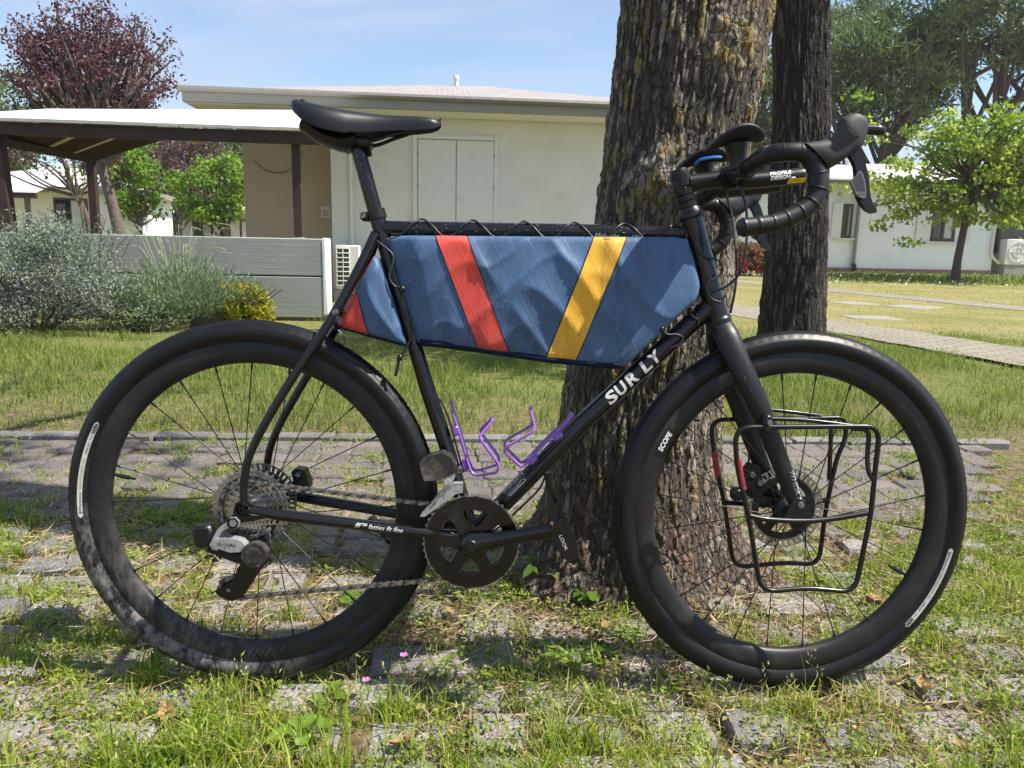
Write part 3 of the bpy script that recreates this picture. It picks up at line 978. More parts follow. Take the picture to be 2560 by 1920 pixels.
# two trunks close by: displaced bark with fissures, burls and lichen
def bark_mat(name, base, light, lichen_amt, gold=True, foot=True, plates=52.):
    m, t, b = new_mat(name)
    tc = t.nodes.new('ShaderNodeTexCoord').outputs['Object']
    at = t.nodes.new('ShaderNodeAttribute'); at.attribute_name = 'tint'
    n1 = noise(t, 38, 9, .76, vec=tc, stretch=(1, 1, .42))
    mp = t.nodes.new('ShaderNodeMapping'); mp.inputs['Scale'].default_value = (1, 1, .26)
    wob = N(t, 'ShaderNodeTexNoise', Scale=30., Detail=4)
    t.links.new(tc, wob.inputs['Vector'])
    off = N(t, 'ShaderNodeVectorMath', operation='MULTIPLY_ADD')
    t.links.new(wob.outputs['Color'], off.inputs[0]); off.inputs[1].default_value = (.035, .035, .05); t.links.new(tc, off.inputs[2])
    t.links.new(off.outputs[0], mp.inputs['Vector'])
    vo = N(t, 'ShaderNodeTexVoronoi', Scale=plates); vo.feature = 'DISTANCE_TO_EDGE'
    t.links.new(mp.outputs['Vector'], vo.inputs['Vector'])
    fis = ramp(t, vo.outputs['Distance'], [(.0, 0.), (.13, 1.)])
    n2 = noise(t, 130, 6, .75, vec=tc, stretch=(1, 1, .45))
    big_ = noise(t, 6, 6, .65, vec=tc, stretch=(1, 1, .5))
    c = mixc(t, ramp(t, n1, [(.3, 0.), (.68, 1.)]), base, light)
    c = mixc(t, ramp(t, n2, [(.46, 0.), (.72, .75)]), c, tuple(min(1, q * 1.5) for q in light))
    c = mixc(t, ramp(t, n2, [(.28, .8), (.45, 0.)]), c, tuple(q * .35 for q in base))
    c = mixc(t, ramp(t, at.outputs['Fac'], [(.14, .92), (.46, 0.)]), c, tuple(q * .3 for q in base))
    c = mixc(t, ramp(t, big_, [(.48, 0.), (.70, .4)]), c, tuple(q * .6 for q in base))
    c = mixc(t, ramp(t, fis, [(.0, .82), (.55, 0.)]), c, tuple(q * .34 for q in base))
    lm = noise(t, 11, 10, .74, vec=tc, stretch=(1, 1, .55), dist=.4)
    lf = ramp(t, lm, [(lichen_amt, 0.), (lichen_amt + .045, .85)])
    lf = mixc(t, 1., lf, ramp(t, noise(t, 2.6, 3, .5, vec=tc, stretch=(1, 1, .6)), [(.38, 0.), (.54, 1.)]), 'MULTIPLY')
    lf = mixc(t, 1., lf, ramp(t, at.outputs['Fac'], [(.35, .1), (.6, 1.)]), 'MULTIPLY')
    lc = ramp(t, noise(t, 80, 5, .7, vec=tc), [(.3, (.14, .105, .015)), (.7, (.36, .245, .03))] if gold else [(.3, (.07, .075, .03)), (.7, (.15, .14, .05))])
    c = mixc(t, lf, c, lc)
    if foot:
        # damp, reddish foot of the trunk where the bark has come away
        sep = t.nodes.new('ShaderNodeSeparateXYZ'); t.links.new(tc, sep.inputs[0])
        wet = N(t, 'ShaderNodeMapRange'); wet.inputs['From Min'].default_value = .40; wet.inputs['From Max'].default_value = .16
        t.links.new(sep.outputs['Z'], wet.inputs['Value'])
        wf = mixc(t, 1., wet.outputs[0], ramp(t, noise(t, 11, 6, .65, vec=tc), [(.40, .0), (.56, .85)]), 'MULTIPLY')
        wf = mixc(t, 1., wf, ramp(t, at.outputs['Fac'], [(.3, .2), (.6, 1.)]), 'MULTIPLY')
        c = mixc(t, wf, c, ramp(t, n2, [(.3, (.05, .021, .014)), (.7, (.27, .115, .075))]))
        t.links.new(ramp(t, wf, [(0, .85), (1, .34)]), b.inputs['Roughness'])
    else:
        b.inputs['Roughness'].default_value = .85
    t.links.new(c, b.inputs['Base Color'])
    b.inputs['Specular IOR Level'].default_value = .3
    bump(t, b, mixc(t, .5, mixc(t, .55, n1, n2), fis), 1., .022)
    return m

def bark_trunk(name, spine, nseg, nz, amp, freq, mat, burls=(), roots=(), parent=None, zview=1.75):
    """spine: (x, y, z, radius)"""
    sp = np.array(spine, float)
    dense = min(zview, sp[-1, 2])
    zz = np.concatenate([np.linspace(sp[0, 2], dense, int(nz * .86), endpoint=False), np.linspace(dense, sp[-1, 2], nz - int(nz * .86))])
    cx = np.interp(zz, sp[:, 2], sp[:, 0]); cy = np.interp(zz, sp[:, 2], sp[:, 1]); rr = np.interp(zz, sp[:, 2], sp[:, 3])
    k = np.ones(9) / 9
    pad = lambda a: np.convolve(np.pad(a, 4, 'edge'), k, 'valid')
    cx, cy, rr = pad(cx), pad(cy), pad(rr)
    th = np.linspace(0, 2 * pi, nseg, endpoint=False)
    TH, ZZ = np.meshgrid(th, zz)
    R = rr[:, None] * np.ones_like(TH)
    R = R * (1 + .05 * np.sin(3 * TH + 1 + ZZ * 1.1) + .035 * np.sin(5 * TH + 2.2 - ZZ * 1.7))
    for (ang, wid, hh, am) in roots:
        d = np.angle(np.exp(1j * (TH - ang)))
        R = R + am * np.exp(-(d / wid) ** 2) * np.exp(-np.clip(ZZ, 0, None) / hh)
    Q = np.stack([np.cos(TH) * R * freq, np.sin(TH) * R * freq, ZZ * freq * .15], -1)
    warp = fbm(Q * .55 + 5, 3)
    Q2 = Q + np.stack([warp, warp, warp], -1) * 1.3
    n = fbm(Q2, 4)
    ridge = 1 - np.abs(2 * n - 1)
    ridge = np.clip((ridge - .45) / .5, 0, 1)
    cross = fbm(np.stack([np.cos(TH) * R * freq * .8, np.sin(TH) * R * freq * .8, ZZ * freq * 1.1], -1) + 31, 3)
    crack = np.clip((cross - .52) / .10, 0, 1)
    lift = 1 - ridge ** .85
    lift = lift * (1 - .28 * crack)
    fine = fbm(Q2 * 4 + 9, 3) - .5
    D = amp * (lift - .55) + amp * .35 * fine
    for (ang, z0, wa, wz, am) in burls:
        d = np.angle(np.exp(1j * (TH - ang)))
        g = np.exp(-(d / wa) ** 2 - ((ZZ - z0) / wz) ** 2)
        lump = fbm(np.stack([np.cos(TH) * R * 34, np.sin(TH) * R * 34, ZZ * 34], -1), 3)
        D = D * (1 - .7 * g) + am * g * (.35 + 1.5 * np.abs(lump - .45) * 2)
        lift = lift * (1 - g) + g * np.clip(lump * 1.5 - .15, 0, 1)
    R = R + D
    V = np.stack([cx[:, None] + np.cos(TH) * R, cy[:, None] + np.sin(TH) * R, ZZ], -1).reshape(-1, 3)
    i = np.arange(nz - 1)[:, None] * nseg
    j = np.arange(nseg)[None]
    j2 = (j + 1) % nseg
    F = np.stack([i + j, i + j2, i + nseg + j2, i + nseg + j], -1).reshape(-1, 4)
    me = np_mesh(name, V, F, mat, lift.ravel(), smooth=True)
    return put(name, me, parent)

big = thing('old_tree', 'thick lichen-spotted tree trunk that the bicycle leans against', 'tree')
bark_trunk('trunk', [(.335, 1.97, -.06, .270), (.332, 1.965, .09, .250), (.324, 1.955, .21, .230), (.324, 1.95, .39, .209), (.329, 1.94, .54, .197), (.347, 1.925, .72, .186), (.360, 1.91, .90, .175), (.367, 1.90, 1.0, .171), (.391, 1.90, 1.22, .176), (.408, 1.90, 1.43, .176), (.45, 1.92, 2.1, .18), (.5, 1.98, 3.4, .165), (.55, 2.05, 4.8, .13)],
           420, 700, .0115, 72., bark_mat('old_bark', (.155, .132, .110), (.37, .325, .275), .442), burls=((-1.75, .985, .5, .09, .016), (-1.2, 1.30, .4, .07, .014), (-.35, .75, .4, .1, .006)),
           roots=((-.3, .36, .085, .14), (-1.15, .3, .06, .05), (-2.5, .45, .13, .10), (2.6, .5, .09, .10), (1.2, .5, .12, .10)), parent=big)
rng = np.random.default_rng(3)
cen = crown_centers(70, (.3, 2.2, 6.6), (2.5, 2.3, 2.1), rng, .35, -.9, .3)
mb = MB()
limbs(mb, [(.52, 2.0, 3.9), (.53, 2.02, 4.3), (.55, 2.05, 4.7)], cen, .13, rng, 40)
part('branch', mb, M['bark_brown'], big, ang=60)
P, ct = cluster_points(cen, 30, .38, rng, .7)
put('crown', leaf_mesh('crown', P, .10, .075, np.clip(ct * .5 + rng.uniform(0, .5, len(P)), 0, 1), LEAF['shade'], rng), big)

dark = thing('dark_tree', 'straight dark tree trunk standing on the lawn behind the front wheel', 'tree')
bark_trunk('trunk', [(2.425, 6.6, -.05, .30), (2.42, 6.6, .13, .275), (2.402, 6.6, .81, .252), (2.374, 6.6, 1.38, .238), (2.325, 6.6, 2.12, .220), (2.26, 6.6, 2.83, .214), (2.2, 6.6, 4.2, .2), (2.15, 6.6, 6, .16)],
           280, 480, .018, 34., bark_mat('dark_bark', (.052, .043, .036), (.115, .095, .080), .60, False, False, 34.), roots=((-1.2, .5, .12, .03), (.3, .5, .12, .04)), parent=dark, zview=3.1)
cen = crown_centers(80, (3.3, 5.9, 5.6), (1.9, 1.5, 1.5), rng, .3, -.95, .3)
mb = MB()
limbs(mb, [(2.21, 6.6, 4.0), (2.18, 6.6, 5.2)], cen, .13, rng, 34)
part('branch', mb, M['bark_brown'], dark, ang=60)
P, ct = cluster_points(cen, 60, .42, rng, .7)
put('crown', leaf_mesh('crown', P, .11, .08, np.clip(ct * .5 + rng.uniform(0, .5, len(P)), 0, 1), LEAF['shade'], rng), dark)

# garden trees
tree('plum_tree', 'tall purple-leaved plum tree above the pergola roof', [(-8.3, 16.2, 0), (-8.3, 16.2, .9), (-8.5, 16.2, 2.0), (-8.65, 16.2, 2.6)], .13, .09, (-8.62, 16.2, 4.15), (1.78, 1.4, 1.55), 'plum', 'bark_grey', 280, 28, .25, (.09, .05), 21, n_limb=150, low=-.75, amp=.42, fill=.2, droop=-.15)
tree('plum_tree', 'small purple-leaved tree behind the left pergola posts', [(-11.9, 21.5, 0), (-11.85, 21.5, 1.2), (-12.3, 21.5, 2.3)], .1, .06, (-12.9, 21.5, 3.2), (2.2, 1.5, .8), 'plum_far', 'bark_brown', 60, 40, .36, (.12, .07), 22, n_limb=14, low=-.8)
tree('plum_tree', 'hazy purple tree between the two light green trees', [(-17.4, 40, 0), (-17.3, 40, 1.8)], .16, .12, (-17.2, 40, 3.6), (2.6, 1.8, 2.6), 'plum_far', 'bark_grey', 80, 70, .5, (.2, .13), 23, n_limb=20)
tree('young_tree', 'narrow light green tree right of the leaning plum trunk', [(-13.6, 28, 0), (-13.55, 28, 1.5)], .09, .07, (-13.6, 28, 2.8), (1.0, .9, 1.4), 'bright', 'bark_grey', 75, 50, .3, (.14, .11), 24, low=-1, amp=.6)
tree('young_tree', 'round light green tree beside the beige house wall', [(-10.5, 28, 0), (-10.55, 28, 1.2)], .1, .07, (-10.9, 28, 2.6), (1.4, 1.1, 1.3), 'bright', 'bark_grey', 90, 52, .32, (.14, .11), 25, low=-1, amp=.6)
tree('sapling', 'bare pale sapling stem tied beside the purple tree', [(-11.6, 21.0, 0), (-11.7, 21, 1.1), (-11.75, 21, 2.0)], .045, .03, (-11.75, 21, 2.35), (.4, .4, .4), 'bright', 'bark_grey', 5, 10, .2, (.1, .07), 26, n_limb=5)
tree('young_maple', 'young green maple with thin trunk before the white bungalow', [(12.85, 22.4, 0), (12.86, 22.4, .75), (12.98, 22.4, 2.3), (13.0, 22.4, 3.0)], .125, .07, (13.2, 22.4, 3.25), (3.5, 2.2, 2.2), 'maple', 'bark_brown', 250, 40, .40, (.15, .12), 27, n_limb=110, low=-1, fill=.12, amp=.85, flat=.45)

# pines beyond the bungalow and behind the pergola
def pine(label, x, y, top, crown_lo, rad, seed, lean=0., stems=1, group='umbrella pines', dens=1.):
    rng = np.random.default_rng(seed)
    t = thing('pine_tree', label, 'tree', (x, y, 0), group=group)
    mb = MB()
    cz = (top + crown_lo) / 2
    cen = crown_centers(int(105 * dens), (lean, 0, cz + .1 * (top - cz)), (rad, rad * .85, (top - crown_lo) / 2), rng, .35, -.85, .3)
    for k in range(stems):
        dx = (k - (stems - 1) / 2) * 1.3
        tp = smooth_path([(dx * .5, 0, 0), (dx * .6, 0, crown_lo * .5), (dx * 1.3 + lean * .6, 0, crown_lo), (dx * 2 + lean, 0, cz + .4 * (top - cz))], 5)
        mb.tube(tp, list(np.linspace(.34, .12, len(tp))), 8, cap=False)
        limbs(mb, tp[-9:-2], cen, .26, rng, int(22 / stems) + 6, .3)
    part('trunk', mb, M['bark_pine'], t, ang=60)
    per = 85
    P, ct = cluster_points(cen, per, 1.0, rng, .6)
    tint = np.clip(.6 * ct + .4 * rng.uniform(0, 1, len(P)), 0, 1)
    put('crown', leaf_mesh('crown', P, .55, .11, tint, LEAF['pine'], rng, up=.55), t)
pine('broad pine right of the dark trunk with low branches', 19.4, 42, 12.6, 6.4, 3.6, 31)
pine('forked pine with three bare stems above the young maple', 24.6, 41, 16.5, 8.4, 5.0, 32, stems=3, dens=1.4)
pine('pine seen between the two near trunks', 13.2, 43, 11.2, 4.6, 3.2, 33)
pine('tall pine at the right edge of the picture', 31.5, 44, 15.5, 7.5, 5.0, 34)
pine('pine behind the others, top left of the forked pine', 22.5, 54, 17.5, 9, 5.2, 35)
pine('dark pine at the left edge behind the plum tree', -31.5, 46, 10.6, 2.5, 4.2, 36, group='pines behind the pergola')
pine('dark pine behind the narrow light green tree', -21.0, 58, 8.6, 3.5, 4.2, 37, group='pines behind the pergola')
pine('pine behind the leaning plum trunk', -28.5, 60, 9.4, 3.2, 4.5, 38, group='pines behind the pergola')
pine('pine beside the roof end of the cream house', -15.5, 60, 8.4, 3.0, 3.8, 39, group='pines behind the pergola')
rng = np.random.default_rng(44)
wx = np.concatenate([rng.uniform(8, 52, 260), rng.uniform(-60, -4, 260)])
cen = np.stack([wx, rng.uniform(58, 70, len(wx)), rng.uniform(.3, 4.6, len(wx)) * (.6 + .4 * rng.uniform(0, 1, len(wx)))], 1)
P, ct = cluster_points(cen, 55, 1.8, rng, .7)
woods = put('far_woods', leaf_mesh('far_woods', P, .75, .45, np.clip(ct * .7 + rng.uniform(0, .3, len(P)), 0, 1), LEAF['pine'], rng))
tag(woods, 'dark green undergrowth far behind the houses', 'woods', kind='stuff')

# shrubs by the low wall
def shrub(name, label, loc, radii, leafmat, n_cl, per, crad, leaf, seed, up=.3, stems=12, cat='shrub', group=None, cz=None):
    rng = np.random.default_rng(seed)
    t = thing(name, label, cat, loc, group=group)
    r = np.array(radii)
    cen = crown_centers(n_cl, (0, 0, r[2] * .95 if cz is None else cz), r, rng, .3, -.9, .3)
    cen[:, 2] = np.clip(cen[:, 2], .06, None)
    mb = MB()
    for c in cen[:stems]:
        pts = smooth_path([(c[0] * .15, c[1] * .15, 0), (c[0] * .5, c[1] * .5, c[2] * .6), tuple(c)], 4)
        mb.tube(pts, list(np.linspace(.014, .004, len(pts))), 5, cap=False)
    part('stem', mb, M['bark_grey'], t, ang=60)
    P, ct = cluster_points(cen, per, crad, rng, 1.)
    P[:, 2] = np.abs(P[:, 2]) + .01
    tint = np.clip(.5 * ct + .5 * rng.uniform(0, 1, len(P)), 0, 1)
    put('foliage', leaf_mesh('foliage', P, leaf[0], leaf[1], tint, LEAF[leafmat], rng, up=up), t)
    return t, cen
t, cen = shrub('silver_shrub', 'large silvery shrub with small blue flowers at left before the wall', (-4.30, 6.85, 0), (.86, .55, .47), 'silver', 230, 110, .13, (.034, .013), 51, stems=30)
rng = np.random.default_rng(52)
mb = MB(); SP = []
for k in range(34):
    x, y = rng.uniform(-.6, .75), rng.uniform(-.3, .3)
    h = .78 + rng.uniform(0, .34) * (1 - abs(x - .1) * .5)
    b = Vector((x * .8, y, .45)); e_ = Vector((x + rng.normal() * .1, y + rng.normal() * .08, h))
    pts = smooth_path([b, (b + e_) / 2 + Vector((rng.normal() * .03, 0, .04)), e_], 4)
    mb.tube(pts, .0028, 4, cap=False)
    for q in pts[3:]:
        for _ in range(4):
            SP.append(np.array(q) + rng.normal(size=3) * .012)
part('sprig', mb, M['bark_grey'], t, ang=60)
SP = np.array(SP)
put('sprig_leaves', leaf_mesh('sprig_leaves', SP, .036, .012, rng.uniform(0, .9, len(SP)), LEAF['silver'], rng), t)

t = thing('lavender_bush', 'grey-green lavender bush with tall bare flower stalks by the wall', 'shrub', (-3.22, 7.4, 0))
nb = 2600
ang = rng.uniform(0, 2 * pi, nb); rad = np.sqrt(rng.uniform(0, 1, nb))
base = np.stack([np.cos(ang) * rad * .36, np.sin(ang) * rad * .26, np.full(nb, .03)], 1)
tipd = np.stack([np.cos(ang) * rad * .66, np.sin(ang) * rad * .6, 1 - .55 * rad], 1)
ln = rng.uniform(.35, .74, nb)[:, None]
SP = np.concatenate([base + tipd * ln * f + rng.normal(size=(nb, 3)) * .018 for f in (.35, .5, .62, .72, .82, .9, 1.0)])
SP[:, 2] = np.abs(SP[:, 2])
AX = np.concatenate([tipd] * 7)
put('foliage', leaf_mesh('foliage', SP, .06, .009, np.clip(rng.uniform(0, 1, len(SP)), 0, 1), LEAF['lavender'], rng, up=.4, axis=AX), t)
mb = MB()
for k in range(26):
    a = rng.uniform(0, 2 * pi); r = rng.uniform(.1, .6)
    e_ = (cos(a) * r, sin(a) * r * .5, rng.uniform(.72, .98))
    pts = smooth_path([(e_[0] * .4, e_[1] * .4, .4), (e_[0] * .8, e_[1] * .8, e_[2] - .05), e_, (e_[0] * 1.15 + .02, e_[1], e_[2] - .02)], 4)
    mb.tube(pts, .0028, 4, cap=False)
part('flower_stalk', mb, plain('green_stalk', (.28, .34, .16), .7), t, ang=60)
mb = MB()
for k in range(14):
    a = rng.uniform(-.4, 1.2)
    pts = smooth_path([(.1 + .05 * k * .3, -.1, 0), (.15 + .04 * k, -.15, .12 + .01 * k), (.05 + .06 * k, -.18, .25 + .02 * rng.normal()), (.02 + .08 * k + .05 * rng.normal(), -.2, .38)], 4)
    mb.tube(pts, list(np.linspace(.012, .004, len(pts))), 5, cap=False)
part('woody_stem', mb, M['bark_grey'], t, ang=60)
shrub('yellow_shrub', 'small bright yellow-green shrub at the right end of the bed', (-2.70, 7.45, 0), (.29, .22, .19), 'yellow', 60, 55, .075, (.06, .028), 53, stems=14)
shrub('low_shrub', 'low sprawling silvery plant in front of the lavender', (-3.45, 7.0, 0), (.45, .25, .15), 'lavender', 60, 45, .1, (.05, .01), 54, stems=14)
shrub('rose_bush', 'rose bush full of pinkish red blooms beyond the lawn', (7.35, 24.2, 0), (1.0, .6, .5), 'rose', 90, 60, .17, (.10, .08), 55, stems=10)
shrub('garden_bush', 'loose green bush before the air conditioner at right', (19.6, 27.5, 0), (.75, .6, .65), 'maple', 50, 50, .22, (.11, .07), 56, stems=14)
# ------------------------------------------------------------------ grass and small plants
GR = leafy('grass_blades', [(0, (.10, .16, .018)), (.28, (.21, .31, .03)), (.60, (.36, .44, .055)), (.70, (.44, .41, .14)), (1, (.58, .48, .28))], .48, .5)
GLAWN = leafy('lawn_blades', [(0, (.10, .15, .03)), (.45, (.20, .26, .055)), (.8, (.32, .34, .09)), (1, (.46, .40, .20))], .4, .5)
CREEP = leafy('creeping_weed_leaves', [(0, (.11, .19, .022)), (.6, (.24, .32, .04)), (1, (.42, .38, .10))], .4, .5)
STRAW = leafy('dry_straw', [(0, (.22, .15, .08)), (1, (.56, .46, .29))], .2, .7)

def blade_mesh(name, P, h, w, lean, tint, mat, rng):
    n = len(P)
    az = rng.uniform(0, 2 * pi, n)
    d = np.stack([np.cos(az), np.sin(az), np.zeros(n)], 1)
    fz = rng.uniform(0, 2 * pi, n)
    s = np.stack([np.cos(fz), np.sin(fz), np.zeros(n)], 1)
    h = h[:, None]; w = w[:, None]; l = lean[:, None]
    up = np.array([0, 0, 1.])
    m = P + d * l * h * .3 + up * h * .55
    t = P + d * l * h * .95 + up * h * (1 - .35 * l)
    V = np.stack([P - s * w * .5, P + s * w * .5, m - s * w * .38, m + s * w * .38, t], 1).reshape(-1, 3)
    i = np.arange(n) * 5
    F = np.concatenate([np.stack([i, i + 1, i + 3], 1), np.stack([i, i + 3, i + 2], 1), np.stack([i + 2, i + 3, i + 4], 1)])
    return np_mesh(name, V, F, mat, np.repeat(tint, 5))

def in_view(x, y, m=.25):
    return np.abs(x) < (.70 * y + .30 + m)
def off_trunk(x, y, r=.25):
    return ((x - .335) ** 2 + (y - 1.965) ** 2 > r * r) & ((x - 2.42) ** 2 + (y - 6.6) ** 2 > .3 ** 2)
def path_x(pts, y):
    p = np.array(sorted(pts, key=lambda q: q[1]))
    return np.interp(y, p[:, 1], p[:, 0])
def off_paths(x, y):
    ok = np.ones(len(x), bool)
    for pts, wd in ((PATH1, .50), (PATH2, .42)):
        ys = [p[1] for p in pts]
        ok &= ~((np.abs(x - path_x(pts, y)) < wd) & (y > min(ys)) & (y < max(ys)))
    return ok
def scatter(n, x0, x1, y0, y1, rng, keep=None):
    x = rng.uniform(x0, x1, n); y = rng.uniform(y0, y1, n)
    k = in_view(x, y) & off_trunk(x, y) & off_paths(x, y)
    if keep is not None:
        k &= rng.uniform(0, 1, n) < keep(x, y)
    return x[k], y[k]
def tufts(x, y, per, spread, rng):
    k = np.maximum(1, rng.poisson(per, len(x)))
    X = np.repeat(x, k) + rng.normal(size=k.sum()) * spread
    Y = np.repeat(y, k) + rng.normal(size=k.sum()) * spread
    return X, Y, np.repeat(rng.uniform(0, 1, len(x)), k)
def low(x, y, f=2.2, seed=0.):
    return fbm(np.stack([x * f + seed, y * f - seed, x * 0], -1), 3)

rng = np.random.default_rng(101)
# tufts between the loose pavers: thick in the front strip, thinner round the trunk
def w_front(x, y):
    g = .6 * low(x, y, 2.3, 3.) + .4 * low(x, y, 6.5, 31.)
    d = np.clip((g - .455) / .09, 0, 1)
    front = np.clip((1.40 - y) / .3, 0, 1) * .85
    left = np.clip((-.35 - x) / .4, 0, 1) * .7
    right = np.clip((x - .75) / .4, 0, 1) * .7
    gap = ((y - .98 + x * -.056) % .122) / .122
    joint = np.where((gap > .30) & (gap < .70), 1., .34)
    return np.clip(.05 + .85 * d * (.22 + np.maximum(np.maximum(front, left), right)), 0, 1) * joint
x, y = scatter(12500, -2.2, 2.4, .9, 2.36, rng, w_front)
X, Y, tr = tufts(x, y, 19, .016, rng)
hs = .014 + .036 * np.clip((1.45 - Y) / .5, 0, 1) + .018 * low(X, Y, 5)
h = hs * rng.uniform(.45, 1.35, len(X)) * (.45 + 1.1 * np.abs(np.sin(tr * 37.)))
tint = np.clip(.22 + .42 * tr + rng.normal(size=len(X)) * .17 + .7 * (low(X, Y, 3, 9.) - .5), 0, 1)
o = put('paving_grass', blade_mesh('paving_grass', np.stack([X, Y, np.full(len(X), -.02)], 1), h + .018, .0028 + .0012 * rng.uniform(0, 1, len(X)), rng.uniform(.1, .95, len(X)), tint, GR, rng))
tag(o, 'bright grass tufts growing between the loose pavers', 'grass', kind='stuff')

# seed heads standing above the tufts
k = rng.uniform(0, 1, len(X)) < np.where(Y < 1.42, .02, .006)
hx, hy, hh = X[k], Y[k], h[k] * 1.25 + .035
o = put('grass_stalks', blade_mesh('grass_stalks', np.stack([hx, hy, np.full(len(hx), -.02)], 1), hh + .02, np.full(len(hx), .0016), rng.uniform(.1, .5, len(hx)), rng.uniform(.5, .9, len(hx)), GR, rng))
tag(o, 'thin flowering grass stalks rising above the tufts', 'grass', kind='stuff')
n_s = 9
PX = np.concatenate([np.stack([hx + rng.normal(size=len(hx)) * .004, hy + rng.normal(size=len(hx)) * .004, hh * (.62 + .36 * q / n_s) - .004], 1) for q in range(n_s)])
o = put('grass_seed_heads', leaf_mesh('grass_seed_heads', PX, .010, .0034, rng.uniform(.35, .95, len(PX)), GR, rng, up=1.2))
tag(o, 'pale feathery seed heads of the flowering grass', 'grass', kind='stuff')

# creeping weeds with tiny leaves, and straw
x, y = scatter(5200, -2.2, 2.4, .9, 3.4, rng, lambda x, y: np.clip((low(x, y, 3.2, 21.) - .42) / .15, 0, 1) * np.where(y > 2.3, .22, 1))
X, Y, tr = tufts(x, y, 16, .024, rng)
P = np.stack([X, Y, -.006 + rng.uniform(0, .022, len(X))], 1)
ax = rng.normal(size=(len(X), 3)); ax[:, 2] = np.abs(ax[:, 2]) * .3
o = put('creeping_weeds', leaf_mesh('creeping_weeds', P, .012, .008, np.clip(.6 * tr + .4 * rng.uniform(0, 1, len(X)), 0, 1), CREEP, rng, axis=ax))
tag(o, 'low creeping weeds with tiny yellow-green leaves between pavers', 'weeds', kind='stuff')
x, y = scatter(60000, -2.2, 2.4, .9, 2.5, rng, lambda x, y: np.clip((low(x, y, 2.4, 55.) - .36) / .2, 0, 1))
P = np.stack([x, y, rng.uniform(-.012, .008, len(x))], 1)
a = rng.normal(size=(len(x), 3)); a[:, 2] *= .12
o = put('straw', leaf_mesh('straw', P, .055, .0022, rng.uniform(0, 1, len(x)), STRAW, rng, axis=a * 2))
tag(o, 'dry straw and dead stems lying on the soil', 'straw', kind='stuff')
# bark crumbs at the foot of the tree
x, y = scatter(5000, -.5, 1.2, 1.35, 2.1, rng, lambda x, y: np.exp(-((x - .25) ** 2 + (y - 1.75) ** 2) / .09))
P = np.stack([x, y, rng.uniform(-.012, .003, len(x))], 1)
a = rng.normal(size=(len(x), 3)); a[:, 2] *= .3
o = put('bark_litter', leaf_mesh('bark_litter', P, .016, .010, rng.uniform(0, 1, len(x)), leafy('bark_crumbs', [(0, (.05, .03, .02)), (1, (.17, .11, .07))], 0., .9), rng, axis=a))
tag(o, 'brown bark crumbs and leaf litter round the trunk foot', 'litter', kind='stuff')
x, y = scatter(900, -2.0, 2.2, .95, 2.2, rng, lambda x, y: np.clip((low(x, y, 2., 91.) - .42) / .1, 0, 1))
P = np.stack([x, y, rng.uniform(-.008, .006, len(x))], 1)
a = rng.normal(size=(len(x), 3)); a[:, 2] *= .25
o = put('leaf_litter', leaf_mesh('leaf_litter', P, .024, .014, rng.uniform(0, 1, len(x)), leafy('dead_leaf_bits', [(0, (.13, .07, .035)), (.6, (.30, .18, .09)), (1, (.42, .30, .18))], .15, .8), rng, axis=a, bend=.5))
tag(o, 'small broken dead leaves scattered between the pavers', 'litter', kind='stuff')
# brick path joints
x, y = scatter(1500, -2.9, 3.0, 2.3, 3.35, rng, lambda x, y: np.clip((low(x, y, 3, 70.) - .45) / .12, 0, 1))
X, Y, tr = tufts(x, y, 9, .012, rng)
o = put('path_grass', blade_mesh('path_grass', np.stack([X, Y, np.full(len(X), -.012)], 1), .024 * rng.uniform(.5, 1.6, len(X)) + .012, np.full(len(X), .003), rng.uniform(.2, 1, len(X)), np.clip(.2 + .5 * tr + rng.normal(size=len(X)) * .15, 0, 1), GR, rng))
tag(o, 'sparse grass growing in the joints of the brick path', 'grass', kind='stuff')
# lawn behind the path
def bare(x, y):
    return np.clip((low(x, y, 1.3, 40.) - .30) / .16, .10, 1)
x, y = scatter(150000, -7.5, 7.5, 3.33, 8.0, rng, bare)
bed = ((x + 3.2) / 1.6) ** 2 + ((y - 7.3) / .75) ** 2 < 1
x, y = x[~bed], y[~bed]
g = low(x, y, 1.7, 80.)
h = (.022 + .06 * np.clip((g - .32) / .3, 0, 1)) * rng.uniform(.5, 1.4, len(x)) + np.where(rng.uniform(0, 1, len(x)) < .012, .09, 0)
rightside = np.clip((x - 2.6) / 1.5, 0, 1)
tint = np.clip(.32 + .5 * (low(x, y, 2.6, 13.) - .45) + rng.normal(size=len(x)) * .15 + .18 * rightside, 0, 1)
z = ground_z(x, y) - .004
o = put('lawn_grass', blade_mesh('lawn_grass', np.stack([x, y, z], 1), h + .01, .0035 + .002 * rng.uniform(0, 1, len(x)), rng.uniform(.15, .9, len(x)), tint, GLAWN, rng))
tag(o, 'shaggy green lawn between the brick path and the house', 'grass', kind='stuff')
x, y = scatter(110000, -3, 26, 7.6, 27, rng, lambda x, y: np.clip(1.25 - y / 26, .18, 1) * np.where(x > 1.2, 1, .5))
rear = np.clip((y - 20) / 3, 0, 1)
h = (.014 + .19 * rear * (x > 8)) * rng.uniform(.5, 1.4, len(x))
tint = np.clip(.82 - .6 * rear * (x > 8) + .5 * (low(x, y, .9, 13.) - .45) + rng.normal(size=len(x)) * .13, 0, 1)
o = put('far_lawn_grass', blade_mesh('far_lawn_grass', np.stack([x, y, np.full(len(x), -.004)], 1), h, .006 + .0012 * y, rng.uniform(.2, .9, len(x)), tint, GLAWN, rng))
tag(o, 'short yellow-green lawn stretching to the white bungalow', 'grass', kind='stuff')
x, y = scatter(700, 6, 24, 17, 26.5, rng, lambda x, y: np.clip((low(x, y, .7, 4.) - .4) / .2, 0, 1))
P = np.stack([x, y, rng.uniform(.05, .13, len(x))], 1)
